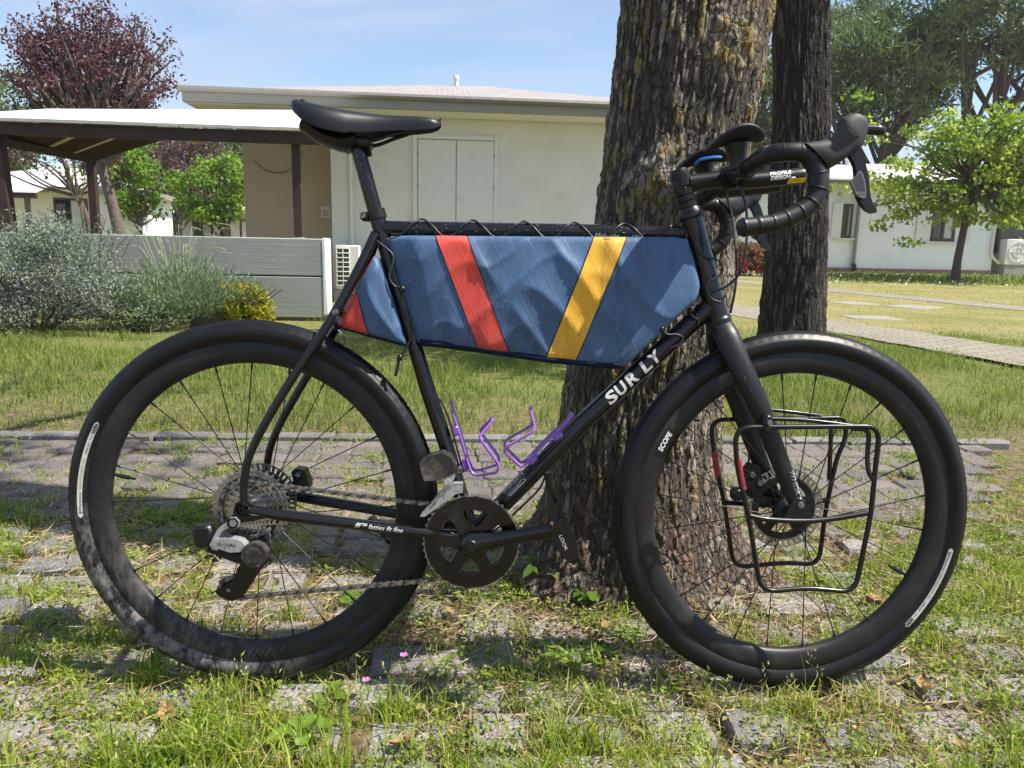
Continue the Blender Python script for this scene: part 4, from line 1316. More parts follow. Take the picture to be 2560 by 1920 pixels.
o = put('daisies', leaf_mesh('daisies', P, .055, .05, rng.uniform(0, 1, len(x)), leafy('daisy_petals', [(0, (.7, .7, .66)), (1, (.8, .8, .78))], .2), rng))
tag(o, 'white daisies dotted in the long grass before the bungalow', 'flowers', kind='stuff')

# single weeds, fallen leaves and flowers that can be told apart
def weed(name, label, x, y, n, ln, wd, seed, rise=.35, cat='weed', mat='weed', lobes=0):
    rr_ = np.random.default_rng(seed)
    t = thing(name, label, cat, (x, y, -.012))
    mb = MB()
    for k in range(n):
        a = 2 * pi * k / n + rr_.uniform(-.3, .3)
        L_ = ln * rr_.uniform(.65, 1.1)
        mids = [(cos(a) * L_ * s, sin(a) * L_ * s, L_ * rise * sin(min(1, s * 1.1) * 2.3) * rr_.uniform(.85, 1.15)) for s in (0, .2, .4, .55, .7, .85, 1)]
        ws = [.08, .35, .75, 1, .85 if not lobes else .55, .7, .03]
        if lobes:
            ws = [.08, .5, .35, .95, .5, .8, .03]
        sx, sy = -sin(a), cos(a)
        rows = [[(p[0] + sx * wd * w * q, p[1] + sy * wd * w * q, p[2] + abs(q) * wd * .25) for q in (-.5, 0, .5)] for p, w in zip(mids, ws)]
        lm = MB().grid(rows)
        me = lm.mesh('leaf', LEAF[mat], 60)
        at = me.attributes.new('tint', 'FLOAT', 'POINT')
        at.data.foreach_set('value', np.full(len(me.vertices), rr_.uniform(0, 1), dtype=np.float32))
        put('leaf', me, t)
    return t
weed('broadleaf_weed', 'broad-leaved weed rosette on the pavers left of the front wheel', .145, 1.475, 9, .088, .028, 1, .28, lobes=1)
weed('weed_seedling', 'fresh green seedling cluster touching the front wheel rim by the trunk', .195, 1.72, 9, .05, .026, 2, .95)
weed('weed_seedling', 'pale seedling at the trunk foot below the pedal', .13, 1.765, 6, .042, .022, 3, .9)
weed('weed_seedling', 'tallest leafy seedling at the left side of the trunk', .09, 1.79, 5, .07, .03, 4, 1.1)
weed('small_weed', 'small weed in a paver joint inside the front wheel', .275, 1.575, 7, .04, .018, 5, .5)
weed('dock_plant', 'single large pale leaf plant below the rear wheel', -.333, 1.295, 4, .05, .030, 6, .55)
weed('nettle_weed', 'light green toothed weed in the lower left grass', -.36, 1.19, 6, .06, .032, 7, .6)
weed('small_weed', 'dark trailing weed on the pavers inside the rear wheel', -.36, 1.72, 7, .055, .04, 8, .25)
DRY = plain('dry_leaf', (.27, .15, .07), .75, var=.35, vscale=40)
def fallen(label, x, y, s, rz, seed):
    rr_ = random.Random(seed)
    rows = []
    for i, (u, w) in enumerate(((-1, .05), (-.6, .55), (-.15, .85), (.3, .8), (.7, .45), (1, .04))):
        rows.append([(u * s, w * s * .62 * q, s * (.22 * u * u + (.28 * abs(q)) * rr_.uniform(.6, 1.3))) for q in (-1, -.45, 0, .45, 1)])
    mb = MB().grid(rows)
    o = part('fallen_leaf', mb, DRY, ang=60)
    o.location = (x, y, .002)
    o.rotation_euler = (rr_.uniform(-.3, .3), rr_.uniform(-.3, .3), rz)
    tag(o, label, 'leaf', 'dry brown leaves on the ground')
fallen('curled brown leaf on the foremost pavers below the chainring', -.172, 1.18, .026, .4, 1)
fallen('brown leaf lying flat below the right side of the front wheel', .835, 1.385, .026, 1.2, 2)
fallen('large dry leaf inside the front wheel near the rim', .905, 1.755, .036, .5, 3)
fallen('brown leaf chip on a paver left of the front wheel', .222, 1.60, .022, 2.4, 4)
fallen('reddish dead leaf under the grass left of the rear tyre', -.60, 1.42, .03, .9, 5)
fallen('dead leaf at the lower left corner of the picture', -.61, 1.235, .028, 2.0, 6)
fallen('tan leaf beside the big pale leaf below the rear wheel', -.30, 1.30, .02, .1, 7)
fallen('dead leaf at the lower right edge of the picture', .80, 1.20, .022, 1.1, 8)
PINK = plain('pink_petal', (.62, .18, .50), .6)
for (x, y, z, lab) in ((-.262, 1.30, .05, 'pink wildflower below the middle of the rear wheel'), (-.195, 1.33, .085, 'pink wildflower touching the bottom of the rear tyre'), (-.03, 1.53, .05, 'pink wildflower in the grass inside the rear rim')):
    t = thing('wildflower', lab, 'flower', (x, y, -.01), group='pink wildflowers in the grass')
    part('stem', MB().tube([(0, 0, 0), (.004, 0, z * .5), (0, 0, z)], .001, 5), plain('flower_stem', (.15, .24, .05), .6), t)
    for k in range(5):
        a = 2 * pi * k / 5
        part('petal', MB().grid([[(cos(a + d) * r, sin(a + d) * r, z + r * .5) for d in (-.45, 0, .45)] for r in (.001, .005, .008)]), PINK, t, ang=60)
# ------------------------------------------------------------------ the bicycle
TH, PS = radians(4.26), radians(.737)
RW, WB, SG = .352, 1.0387, .06237
BIKE = Matrix.Rotation(PS, 4, 'Z') @ Matrix.Rotation(-TH, 4, 'X')
BIKE = Matrix.Translation(Vector((-.490, 1.3932, RW * cos(TH))) - BIKE @ Vector((0, 0, RW))) @ BIKE
H0 = Vector((.846, 0, .815))
HAX = Vector((-cos(radians(72)), 0, sin(radians(72))))
STEER = Matrix.Translation(H0) @ Matrix.Rotation(SG, 4, HAX) @ Matrix.Translation(-H0)

def dust_glare(t, d, amount):
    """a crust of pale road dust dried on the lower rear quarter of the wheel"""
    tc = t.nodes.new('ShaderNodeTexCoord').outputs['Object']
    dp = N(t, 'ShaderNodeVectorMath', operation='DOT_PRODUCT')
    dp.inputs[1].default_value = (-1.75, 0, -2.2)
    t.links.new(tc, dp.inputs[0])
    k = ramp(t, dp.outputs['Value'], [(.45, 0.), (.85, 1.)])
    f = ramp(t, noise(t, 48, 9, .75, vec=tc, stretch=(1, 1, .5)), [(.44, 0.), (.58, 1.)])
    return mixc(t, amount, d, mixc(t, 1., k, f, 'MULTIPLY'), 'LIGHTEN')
def wet_black(name, col=(.006, .0065, .008), rough=.24, coat=.35, dust=.25, dcol=(.14, .125, .105), lo=.60, side=0.):
    m, t, b = new_mat(name)
    n = noise(t, 14, 8, .68)
    f = noise(t, 120, 4, .7)
    d = ramp(t, n, [(lo, 0.), (lo + .16, dust)])
    d = mixc(t, 1., d, ramp(t, f, [(.35, .2), (.65, 1.)]), 'MULTIPLY')
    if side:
        d = dust_glare(t, d, side)
    t.links.new(mixc(t, d, col, dcol), b.inputs['Base Color'])
    r = mixc(t, d, (rough,) * 3, (.8,) * 3)
    t.links.new(r, b.inputs['Roughness'])
    b.inputs['Coat Weight'].default_value = coat
    b.inputs['Coat Roughness'].default_value = .12
    b.inputs['Specular IOR Level'].default_value = .32
    return m
B = {}
B['frame'] = wet_black('gloss_black_paint')
B['fork'] = wet_black('satin_black_carbon', (.010, .0105, .012), .42, .05, .14)
B['rim'] = wet_black('matt_carbon_rim', (.014, .014, .0145), .44, .0, .22, (.105, .095, .08), .49)
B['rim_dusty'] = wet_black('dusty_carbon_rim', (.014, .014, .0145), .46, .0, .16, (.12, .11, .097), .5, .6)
B['rim_gloss'] = wet_black('gloss_decal_black', (.006, .006, .007), .2, .4, .1)
B['saddle'] = wet_black('black_saddle_cover', (.010, .011, .014), .40, .0, .03)
B['parts'] = wet_black('anodised_black', (.008, .008, .009), .36, .1, .22)
B['crank'] = wet_black('muddy_black_crank', (.006, .006, .0065), .24, .4, .4, (.075, .066, .056), .56)
B['mud'] = wet_black('mud_caked', (.025, .022, .02), .6, .1, .85, (.22, .19, .16), .47)
B['tape'] = wet_black('black_bar_tape', (.007, .007, .0075), .5, .12, .04)
B['hood'] = wet_black('grey_rubber_hood', (.032, .034, .037), .55, 0, .04)
B['paddle'] = plain('grey_paddle', (.16, .165, .17), .4, var=.06)
B['hose'] = plain('black_hose', (.012, .012, .012), .4)
B['steel'] = plain('steel', (.42, .42, .41), .3, metal=.9, var=.2, vscale=60, dirt=((.06, .05, .04), 70, .42, .60))
B['chain'] = plain('dirty_chain', (.30, .285, .26), .38, metal=.8, var=.3, vscale=90, dirt=((.09, .075, .06), 60, .5, .7))
B['cog'] = plain('dirty_cog', (.40, .39, .37), .30, metal=.95, var=.3, vscale=160)
B['rotor'] = plain('brake_rotor', (.36, .35, .30), .35, metal=.85, var=.15, vscale=30)
B['silver'] = plain('silver_alloy', (.46, .47, .48), .36, metal=.55, var=.12, vscale=40, dirt=((.13, .11, .09), 50, .52, .70))
B['purple'] = plain('purple_cage', (.25, .10, .46), .32, var=.08, coat=.3)
B['redtape'] = plain('red_tape', (.30, .018, .035), .45, var=.3, vscale=50, dirt=((.03, .02, .02), 60, .56, .62))
B['white'] = plain('white_print', (.72, .72, .70), .5, var=.04)
B['worn_white'] = plain('worn_white_print', (.66, .66, .63), .6, var=.1, vscale=60, dirt=((.02, .02, .022), 45, .64, .68))
B['label'] = plain('cream_tyre_label', (.52, .51, .46), .6, var=.06)
B['gold'] = plain('gold_print', (.26, .19, .09), .5)
B['blackprint'] = plain('black_print', (.02, .02, .02), .6)
B['yellow'] = plain('yellow_print', (.66, .50, .02), .5)
B['blue'] = plain('blue_strip', (.01, .13, .36), .4)
B['foam'] = wet_black('black_foam', (.012, .012, .013), .6, 0, .05)
def tyre_mat(name, dust, lo, dcol, side=0.):
    m, t, b = new_mat(name)
    n = noise(t, 9, 8, .7)
    f = noise(t, 55, 5, .75)
    d = ramp(t, n, [(lo, .0), (lo + .18, dust)])
    d = mixc(t, 1., d, ramp(t, f, [(.3, .35), (.6, 1.)]), 'MULTIPLY')
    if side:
        d = dust_glare(t, d, side)
    b.inputs['Specular IOR Level'].default_value = .32
    t.links.new(mixc(t, d, (.006, .006, .007), dcol), b.inputs['Base Color'])
    t.links.new(mixc(t, d, (.42,) * 3, (.75,) * 3), b.inputs['Roughness'])
    bump(t, b, f, .15, .002)
    return m
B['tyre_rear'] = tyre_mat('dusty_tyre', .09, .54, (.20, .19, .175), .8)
B['tyre_front'] = tyre_mat('damp_tyre', .14, .57, (.08, .076, .07))

bike = thing('bicycle', 'black drop-bar gravel bicycle leaning against the old tree', 'bicycle', mw=BIKE)
def bp(name, mb, mat, steer=False, parent=None, ang=38, label=None):
    return part(name, mb, B[mat] if isinstance(mat, str) else mat, parent or bike, STEER if (steer and parent is None) else None, ang, label)

# --- wheels
def make_wheel(name, mw, tyre_mat_, rotor_r, rear, seed):
    w = put(name, None, bike, mw)
    w.empty_display_size = .1
    prof = [(.3085, -.0128), (.312, -.0150), (.318, -.0192), (.3255, -.0214), (.3325, -.0214), (.3385, -.0196), (.3392, -.0186), (.3440, -.0160), (.3452, -.0146), (.3484, -.0112), (.3494, -.0085), (.3506, -.0055), (.3512, -.003), (.3516, 0)]
    prof = prof + [(r, -y) for r, y in reversed(prof[:-1])]
    prof = [(r, -y) for r, y in reversed(prof)]
    m = len(prof)
    knob = {i: (1 if k % 2 else 0) for k, i in enumerate(range(7, m - 7))}
    def mod(i, j):
        if 7 <= i < m - 7:
            return .0014 if ((j // 2 + i) % 2 == 0) else -.0011
        return 0.
    bp('tyre', MB().lathe(prof, 440, mod=mod), tyre_mat_, parent=w, ang=50)
    rp = [(.3130, -.0135), (.3112, -.0148), (.296, -.0148), (.284, -.0135), (.2762, -.0098), (.2724, -.0052), (.2712, 0)]
    rp = rp + [(r, -y) for r, y in reversed(rp[:-1])]
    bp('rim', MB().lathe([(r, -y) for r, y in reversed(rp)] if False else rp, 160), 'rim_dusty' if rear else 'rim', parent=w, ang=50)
    if rear:
        hub = MB().lathe([(0, -.066), (.010, -.066), (.010, -.02), (.027, -.019), (.027, -.014), (.016, -.010), (.014, .02), (.022, .027), (.022, .032), (.012, .034), (.010, .064), (0, .064)], 28)
    else:
        hub = MB().lathe([(0, -.047), (.0095, -.047), (.0095, -.034), (.022, -.030), (.022, -.025), (.0135, -.018), (.0125, .014), (.023, .022), (.023, .027), (.012, .030), (.0095, .047), (0, .047)], 28)
    hub.f = [tuple(reversed(f)) for f in hub.f]
    bp('hub', hub, 'parts', parent=w)
    yn, yf = (-.0165, .0295) if rear else (-.0275, .0245)
    rs_ = random.Random(seed)
    meshes = []
    for side, y, hr in ((0, yn, .0255 if rear else .0205), (1, yf, .0205 if rear else .0215)):
        for d in (-1, 1):
            a0 = radians(46) * d
            p0 = (hr * cos(a0), y, hr * sin(a0))
            p1 = (.2735, (-.002 if side == 0 else .002), 0)
            v0, v1 = Vector(p0), Vector(p1)
            mb = MB().tube([v0, v0.lerp(v1, .5), v0.lerp(v1, .945), v0.lerp(v1, .95), v1], [.00115, .00105, .00115, .0021, .0021], 6)
            meshes.append((side, d, mb.mesh('spoke', B['parts'], 60)))
    for k in range(24):
        side, d, me = meshes[(k % 2) * 2 + ((k // 2) % 2)]
        o = put('spoke', me, w, Matrix.Rotation(-2 * pi * (k + .5 * (seed % 2)) / 24 + rs_.uniform(-.004, .004), 4, 'Y'))
    # valve
    va = radians(168.9 if rear else -27.7)
    d = Vector((cos(va), 0, sin(va)))
    bp('valve', MB().tube([d * .272, d * .262, d * .261, d * .243, d * .242, d * .230], [.0032, .0032, .0042, .0042, .003, .0022], 8), 'parts', parent=w)
    # brake rotor on the far side
    y0, R = (.034 if rear else .037), rotor_r
    n = 120
    mb = MB()
    circ = lambda r, n=n, ph=0.: [(r * cos(2 * pi * i / n + ph), r * sin(2 * pi * i / n + ph)) for i in range(n)]
    mb.ring(circ(R), circ(R - .003), y0, y0 + .0018)
    mb.ring(circ(R - .013), circ(R - .017), y0, y0 + .0018)
    for k in range(40):
        a = 2 * pi * k / 40
        q = [(R - .0025, a + .02), (R - .0025, a + .11), (R - .0135, a + .075), (R - .0135, a - .015)]
        mb.prism([(r * cos(t_), r * sin(t_)) for r, t_ in q], y0 + .0001, y0 + .0017)
    rot = bp('rotor', mb, 'rotor', parent=w, ang=30)
    mb = MB().ring(circ(R - .0165, 60), circ(R - .030, 60), y0 - .001, y0 + .003)
    for k in range(5):
        a = 2 * pi * k / 5 + .3
        mb.prism([((R - .028) * cos(a + .16), (R - .028) * sin(a + .16)), ((R - .028) * cos(a - .16), (R - .028) * sin(a - .16)), (.018 * cos(a - .5), .018 * sin(a - .5)), (.018 * cos(a + .5), .018 * sin(a + .5))], y0 - .0008, y0 + .0028)
    mb.ring(circ(.024, 60), circ(.010, 60), y0 - .0012, y0 + .0034)
    bp('rotor_carrier', mb, 'parts', parent=w, ang=30)
    return w

def polar(rc, a0, y, flip=1):
    """letters bent clockwise along a circle, tops outward: x runs along the arc"""
    return lambda x, yy: Vector(((rc + yy) * cos(a0 - x / rc), y, (rc + yy) * sin(a0 - x / rc)))
def side_y(r):
    pr = [(.311, -.0146), (.318, -.0192), (.3255, -.0214), (.3325, -.0214), (.3385, -.0196)]
    return float(np.interp(r, [p[0] for p in pr], [p[1] for p in pr]))
def tyre_label(w, a0, a1):
    r0, r1 = .3184, .3270
    A0, A1 = radians(a0), radians(a1)
    if A1 > A0:
        A0 += 2 * pi
    rows = []
    n = 48
    for i in range(n + 1):
        t_ = A0 + (A1 - A0) * i / n
        e_ = min(i, n - i) / n * abs(A1 - A0) * .3225
        k = 1 if e_ > .0043 else sqrt(max(.02, 1 - ((.0043 - e_) / .0043) ** 2))
        rm, hw = (r0 + r1) / 2, (r1 - r0) / 2 * k
        rows.append([((rm + hw * q) * cos(t_), side_y(rm + hw * q) - .0006, (rm + hw * q) * sin(t_)) for q in (-1, -.4, .4, 1)])
    lab = bp('tyre_label', MB().grid(rows), 'label', parent=w, ang=60)
    rc = .3196
    def letters(txt, s0, s1, mat, size=.0072, dy=0., **kw):
        fn = lambda x, yy: Vector(((rc + dy + yy) * cos(A0 - (s0 + x) / rc), side_y(rc + dy + yy) - .0010, (rc + dy + yy) * sin(A0 - (s0 + x) / rc)))
        mb = text_mb(txt, size, fn, width=s1 - s0, **kw)
        bp('lettering', mb, mat, parent=w, ang=0)
    T = abs(A1 - A0) * .3225
    letters('p', T * .045, T * .085, 'blackprint', .0085, .0008)
    letters('Panaracer', T * .095, T * .265, 'blackprint', .0064)
    letters('GRAVELKING', T * .285, T * .535, 'gold', .0064)
    letters('SS', T * .555, T * .60, 'gold', .0058)
    letters('AMBER SIDE', T * .645, T * .77, 'blackprint', .0052)
    letters('700x43', T * .80, T * .855, 'blackprint', .0042, .001)
    for k, ch in enumerate('TLC'):
        c0 = T * (.875 + .034 * k)
        f2 = lambda x, yy, c0=c0: Vector(((rc - .0006 + yy) * cos(A0 - (c0 + x) / rc), side_y(rc + yy) - .0010, (rc - .0006 + yy) * sin(A0 - (c0 + x) / rc)))
        q = [f2(0, 0), f2(T * .031, 0), f2(T * .031, .0064), f2(0, .0064)]
        bp('letter_box', MB().add(q, [(0, 1, 2, 3)]), 'blackprint', parent=w, ang=0)
        bp('lettering', text_mb(ch, .0064, lambda x, yy, c0=c0: f2(x + T * .006, yy + .001) + Vector((0, -.0004, 0)), width=T * .02), 'label', parent=w, ang=0)

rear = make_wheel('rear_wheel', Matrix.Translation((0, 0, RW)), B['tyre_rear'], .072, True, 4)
front = make_wheel('front_wheel', STEER @ Matrix.Translation((WB, 0, RW)), B['tyre_front'], .081, False, 9)
tyre_label(rear, 184.8, 151.0)
tyre_label(front, -11.8, -43.7)
# rim decal patch with letters
def rim_y(r):
    return float(np.interp(r, [.2724, .2762, .284, .296, .3112, .313], [-.0052, -.0098, -.0135, -.0148, -.0148, -.0135]))
rows = []
for i in range(17):
    a = radians(157.8 - 11.2 * i / 16)
    rows.append([(r * cos(a), rim_y(r) - .0004, r * sin(a)) for r in np.linspace(.2735, .3125, 9)])
bp('rim_decal', MB().grid(rows), 'rim_gloss', parent=front, ang=60)
bp('lettering', text_mb('SCOPE', .0135, lambda x, y: Vector(((.2905 + y) * cos(radians(155.6) - x / .295), rim_y(.2905 + y) - .0009, (.2905 + y) * sin(radians(155.6) - x / .295))), width=.040, shear=.15, fat=.0005), 'white', parent=front, ang=0)
bp('lettering', text_mb('SCOPE  R5.A', .005, lambda x, y: Vector(((.292 + y) * cos(radians(176) - x / .295), rim_y(.292 + y) - .0009, (.292 + y) * sin(radians(176) - x / .295))), width=.042), 'hood', parent=rear, ang=0)

# cassette: twelve toothed cogs stacked outwards
def cog_outline(r, n, depth=.0054):
    out = []
    for k in range(n):
        a = 2 * pi * k / n
        s = 2 * pi / n
        for f, d in ((.0, -.5), (.22, -.48), (.40, .38), (.50, .5), (.60, .38), (.78, -.48)):
            rr_ = r + depth * d
            out.append((rr_ * cos(a + f * s), rr_ * sin(a + f * s)))
    return out
teeth = [36, 33, 28, 24, 21, 19, 17, 15, 13, 12, 11, 10]
y = -.0205
for i, n in enumerate(teeth):
    r = n * .0127 / (2 * pi) + .0008
    ol = cog_outline(r, n)
    m = len(ol)
    ri = max(.0115, r - .0068)
    inn = [(ri * cos(2 * pi * k / m), ri * sin(2 * pi * k / m)) for k in range(m)]
    mb = MB().ring(ol, inn, y - .0018, y)
    if i < 4:
        pass
    bp('cog', mb, 'cog', parent=rear, ang=30)
    y -= .0034

cone = MB().lathe([(.014, -.0600), (.017, -.0560), (.026, -.0470), (.036, -.0375), (.047, -.0305), (.058, -.0262), (.066, -.0222), (.066, -.0205), (.02, -.0200)], 60)
cone.f = [tuple(reversed(f)) for f in cone.f]
bp('cassette_body', cone, 'crank', parent=rear)
# --- frame
def ft(name, path, r, n=18, flat=1., mat='frame', steer=False, sm=6, **kw):
    pts = smooth_path(path, sm) if sm else path
    rr_ = r if not isinstance(r, (list, tuple)) else list(np.interp(np.linspace(0, 1, len(pts)), np.linspace(0, 1, len(r)), r))
    return bp(name, MB().tube(pts, rr_, n, flat=flat), mat, steer, ang=50, **kw)
BBX, BBZ = .4195, .2985
seat_tube = ft('seat_tube', [(BBX, 0, BBZ), (.3648, 0, .4787), (.3317, 0, .5747), (.2335, 0, .902)], .0146, sm=0)
top_tube = ft('top_tube', [(.240, 0, .8785), (.52, 0, .8795), (.822, 0, .8805)], .0143, sm=0)
ft('head_tube', [(.8757, 0, .7215), (.8163, 0, .9095)], .0212, 24, sm=0)
down_tube = ft('down_tube', [(BBX + .004, 0, BBZ + .004), (.6249, 0, .520), (.862, 0, .7495)], .0178, 22, sm=0)
bp('bottom_bracket', MB().rod((BBX, -.038, BBZ), (BBX, .038, BBZ), .0225, 24), 'frame')
CS = [(.010, -.067, .3585), (.05, -.066, .3525), (.0834, -.064, .3474), (.22, -.053, .3295), (.3257, -.045, .3152), (.41, -.026, .302)]
SS = [(.2335, -.012, .868), (.205, -.030, .800), (.1571, -.047, .7064), (.1001, -.060, .6155), (.06, -.0655, .549), (.0300, -.067, .495), (.0105, -.068, .448), (.0030, -.068, .400), (.003, -.068, .362)]
cs = None
for s in (1, -1):
    c_ = ft('chain_stay', [(x, y_ * s, z) for x, y_, z in CS], [.0085, .0098, .0108, .0105, .0100, .011], 14)
    ft('seat_stay', [(x, y_ * s, z) for x, y_, z in SS], [.0088, .0088, .0086, .0084, .008, .0078, .0075, .0072, .007], 14)
    cs = cs or c_
    bp('dropout', MB().prism([(-.016, .355), (-.012, .372), (.002, .378), (.020, .369), (.045, .362), (.045, .346), (.018, .338), (-.006, .336), (-.015, .345)], s * -.0705, s * -.0635), 'frame')
bp('stay_bridge', MB().rod((.165, -.045, .722), (.165, .045, .722), .007, 10), 'frame')
bp('axle', MB().lathe([(.0125, -.079), (.0125, -.070), (.007, -.070), (.007, -.0765), (.0048, -.0765), (.0048, -.072), (0, -.072)], 22, (0.003, 0, .3605)), 'parts')
bp('hanger', MB().prism([(-.016, .352), (.004, .350), (.0, .338), (-.006, .329), (-.022, .331), (-.024, .343)], -.069, -.063), 'parts')
bp('bolt', MB().lathe([(0, -.0735), (.0042, -.0735), (.0048, -.071), (.0048, -.066)], 12, (-.0065, 0, .389)), 'steel')
bp('bolt', MB().lathe([(0, -.0545), (.0055, -.0545), (.006, -.052), (.006, -.046)], 12, (.168, 0, .7225)), 'steel')
bp('seat_collar', MB().tube([(.2360, 0, .8945), (.2312, 0, .9105)], .0178, 22).bbox((.214, 0, .8985), (.018, .026, .016), .004), 'parts')
bp('bolt', MB().lathe([(0, -.0165), (.0052, -.0165), (.0056, -.014), (.0056, .014)], 12, (.2105, 0, .8995)), 'steel')
ft('seatpost', [(.2335, 0, .900), (.197, 0, 1.030)], .0137, 18, sm=0)

def surf_text(txt, size, origin, along, up, ycen, rad, width=None, **kw):
    """letters laid on a tube: along and up are (x, z) unit vectors, wrapped round a tube of radius rad"""
    def fn(x, y_):
        dz = y_ + kw_off
        a = dz / (rad + .0006)
        off = sin(a) * (rad + .0006)
        return Vector((origin[0] + along[0] * x + up[0] * off, ycen - cos(a) * (rad + .0006), origin[1] + along[1] * x + up[1] * off))
    kw_off = kw.pop('shift', 0.)
    return text_mb(txt, size, fn, width=width, **kw)
dt0 = (BBX + .004, BBZ + .004)
ua = Vector((.6249 - dt0[0], .520 - dt0[1])).normalized()
up_ = (-ua[1], ua[0])
ub = Vector((.2371, .2295)).normalized()
upb = (-ub[1], ub[0])
def on_dt2(s):
    return (.6249 + ub[0] * (s - .2964), .520 + ub[1] * (s - .2964))
def on_dt(s):
    return (dt0[0] + ua[0] * s, dt0[1] + ua[1] * s)
for ch, s, wd in (('S', .360, .023), ('U', .385, .022), ('R', .411, .023), ('L', .448, .020), ('Y', .470, .024)):
    bp('lettering', surf_text(ch, .033, on_dt2(s), ub, upb, 0, .0178, wd, shift=-.0090, shear=.12, fat=.0012), 'worn_white', parent=down_tube, ang=0)
# framed badge lower on the down tube
def dt_pt(s, h, lift=.0007):
    a = h / .0185
    o_ = on_dt(s)
    return Vector((o_[0] + up_[0] * sin(a) * (.0178 + lift), -cos(a) * (.0178 + lift), o_[1] + up_[1] * sin(a) * (.0178 + lift)))
def dt_line(a, b, wd=.0011):
    n = 6
    d = Vector((b[0] - a[0], b[1] - a[1])).normalized()
    nn = Vector((-d[1], d[0])) * wd / 2
    rows = []
    for i in range(n + 1):
        s, h = a[0] + (b[0] - a[0]) * i / n, a[1] + (b[1] - a[1]) * i / n
        rows.append([dt_pt(s - nn[0], h - nn[1]), dt_pt(s + nn[0], h + nn[1])])
    return MB().grid(rows)
E0 = .098
for a, b in (((E0, .0205), (E0 + .0055, .0035)), ((E0 + .0055, .0035), (E0 + .0465, .0035)), ((E0 + .0465, .0035), (E0 + .0525, .0205)),
             ((E0 + .005, .0195), (E0 + .0085, .0065)), ((E0 + .0085, .0065), (E0 + .0335, .0065)), ((E0 + .0365, .0065), (E0 + .0365, .0195)), ((E0, .0205), (E0 + .0525, .0205))):
    bp('badge_line', dt_line(a, b), 'white', parent=down_tube, ang=0)
bp('lettering', text_mb('WHIS', .0135, lambda x, y_: dt_pt(E0 + .0095 + x, .0085 + y_), width=.025), 'white', parent=down_tube, ang=0)
bp('lettering', text_mb('K', .0125, lambda x, y_: dt_pt(E0 + .039 + x, .0075 + y_), width=.007), 'white', parent=down_tube, ang=0)
bp('lettering', surf_text('Midnight', .0135, (.6365, .8798), (1, .002), (0, 1), 0, .0143, .045, shift=-.0120, shear=.25), 'white', parent=top_tube, ang=0)
bp('lettering', surf_text('cial', .0135, (.7050, .8800), (1, .002), (0, 1), 0, .0143, .0185, shift=-.0120, shear=.25), 'white', parent=top_tube, ang=0)
c0_, c1_ = Vector((.1995, -.0546, .3318)), Vector((.3200, -.0455, .3160))
cd_ = (c1_ - c0_).normalized()
cn_ = Vector((-cd_.z, 0, cd_.x)).normalized()
def on_cs(x, h):
    a = h / .0112
    return c0_ + cd_ * x + cn_ * (.0112 * sin(a)) + Vector((0, -.0112 * cos(a), 0))
bp('lettering', text_mb('fff\u2122 fatties fit fine', .0125, lambda x, y_: on_cs(.006 + x, y_ - .0020), width=.088, shear=.3), 'worn_white', parent=cs, ang=0)

# --- saddle
st_x = [.086, .091, .099, .112, .13, .16, .19, .22, .25, .28, .31, .333, .345, .351]
hw_ = [.026, .045, .058, .066, .0705, .069, .056, .040, .029, .0225, .0195, .0175, .013, .005]
zt_ = [1.0965, 1.0970, 1.0965, 1.0940, 1.0895, 1.0838, 1.0808, 1.0793, 1.0783, 1.0783, 1.0787, 1.0768, 1.0725, 1.0672]
zb_ = [1.0900, 1.0790, 1.0690, 1.0570, 1.0460, 1.0385, 1.0385, 1.0430, 1.0475, 1.0505, 1.0525, 1.0555, 1.0590, 1.0635]
rows = []
for x, hw1, zt, zb in zip(st_x, hw_, zt_, zb_):
    sec = [(-1, zb), (-1.04, zb + .3 * (zt - zb)), (-.99, zb + .62 * (zt - zb)), (-.86, zt - .12 * (zt - zb)), (-.6, zt - .01 * (zt - zb)), (-.28, zt), (0, zt - .0015)]
    sec = sec + [(-a, z) for a, z in reversed(sec[:-1])] + [(.8, zb + .010), (0, zb + .016), (-.8, zb + .010)]
    rows.append([(x, a * hw1, z) for a, z in sec] + [(x, -hw1, zb)])
sad = MB().grid(rows)
sad.f = [tuple(reversed(f)) for f in sad.f]
for row, fl in ((rows[0], True), (rows[-1], False)):
    sad.add(row[:-1], [tuple(range(len(row) - 1)) if fl else tuple(reversed(range(len(row) - 1)))])
saddle = bp('saddle', sad, 'saddle', ang=50)
for s in (-1, 1):
    bp('saddle_rail', MB().tube(smooth_path([(.118, s * .03, 1.052), (.150, s * .024, 1.036), (.172, s * .022, 1.030), (.225, s * .022, 1.031), (.262, s * .018, 1.043), (.305, s * .010, 1.056)], 5), .0035, 8), 'parts', parent=saddle)
bp('saddle_clamp', MB().bbox((.199, 0, 1.030), (.052, .054, .017), .005).rod((.179, -.012, 1.017), (.179, .012, 1.017), .005, 8).rod((.219, -.010, 1.025), (.219, .010, 1.012), .005, 8), 'parts')
bp('saddle_base', MB().tube(smooth_path([(.105, 0, 1.062), (.14, 0, 1.040), (.178, 0, 1.030), (.20, 0, 1.036)], 4), [.016] * 7 + [.017] * 6, 12, flat=2.2), 'parts', parent=saddle)
bp('rivet', MB().lathe([(0, 0), (.0045, 0), (.005, .0012), (0, .0022)], 12, (.109, -.036, 1.0955), 'z').lathe([(0, 0), (.0045, 0), (.005, .0012), (0, .0022)], 12, (.109, .036, 1.0955), 'z'), 'silver', parent=saddle)

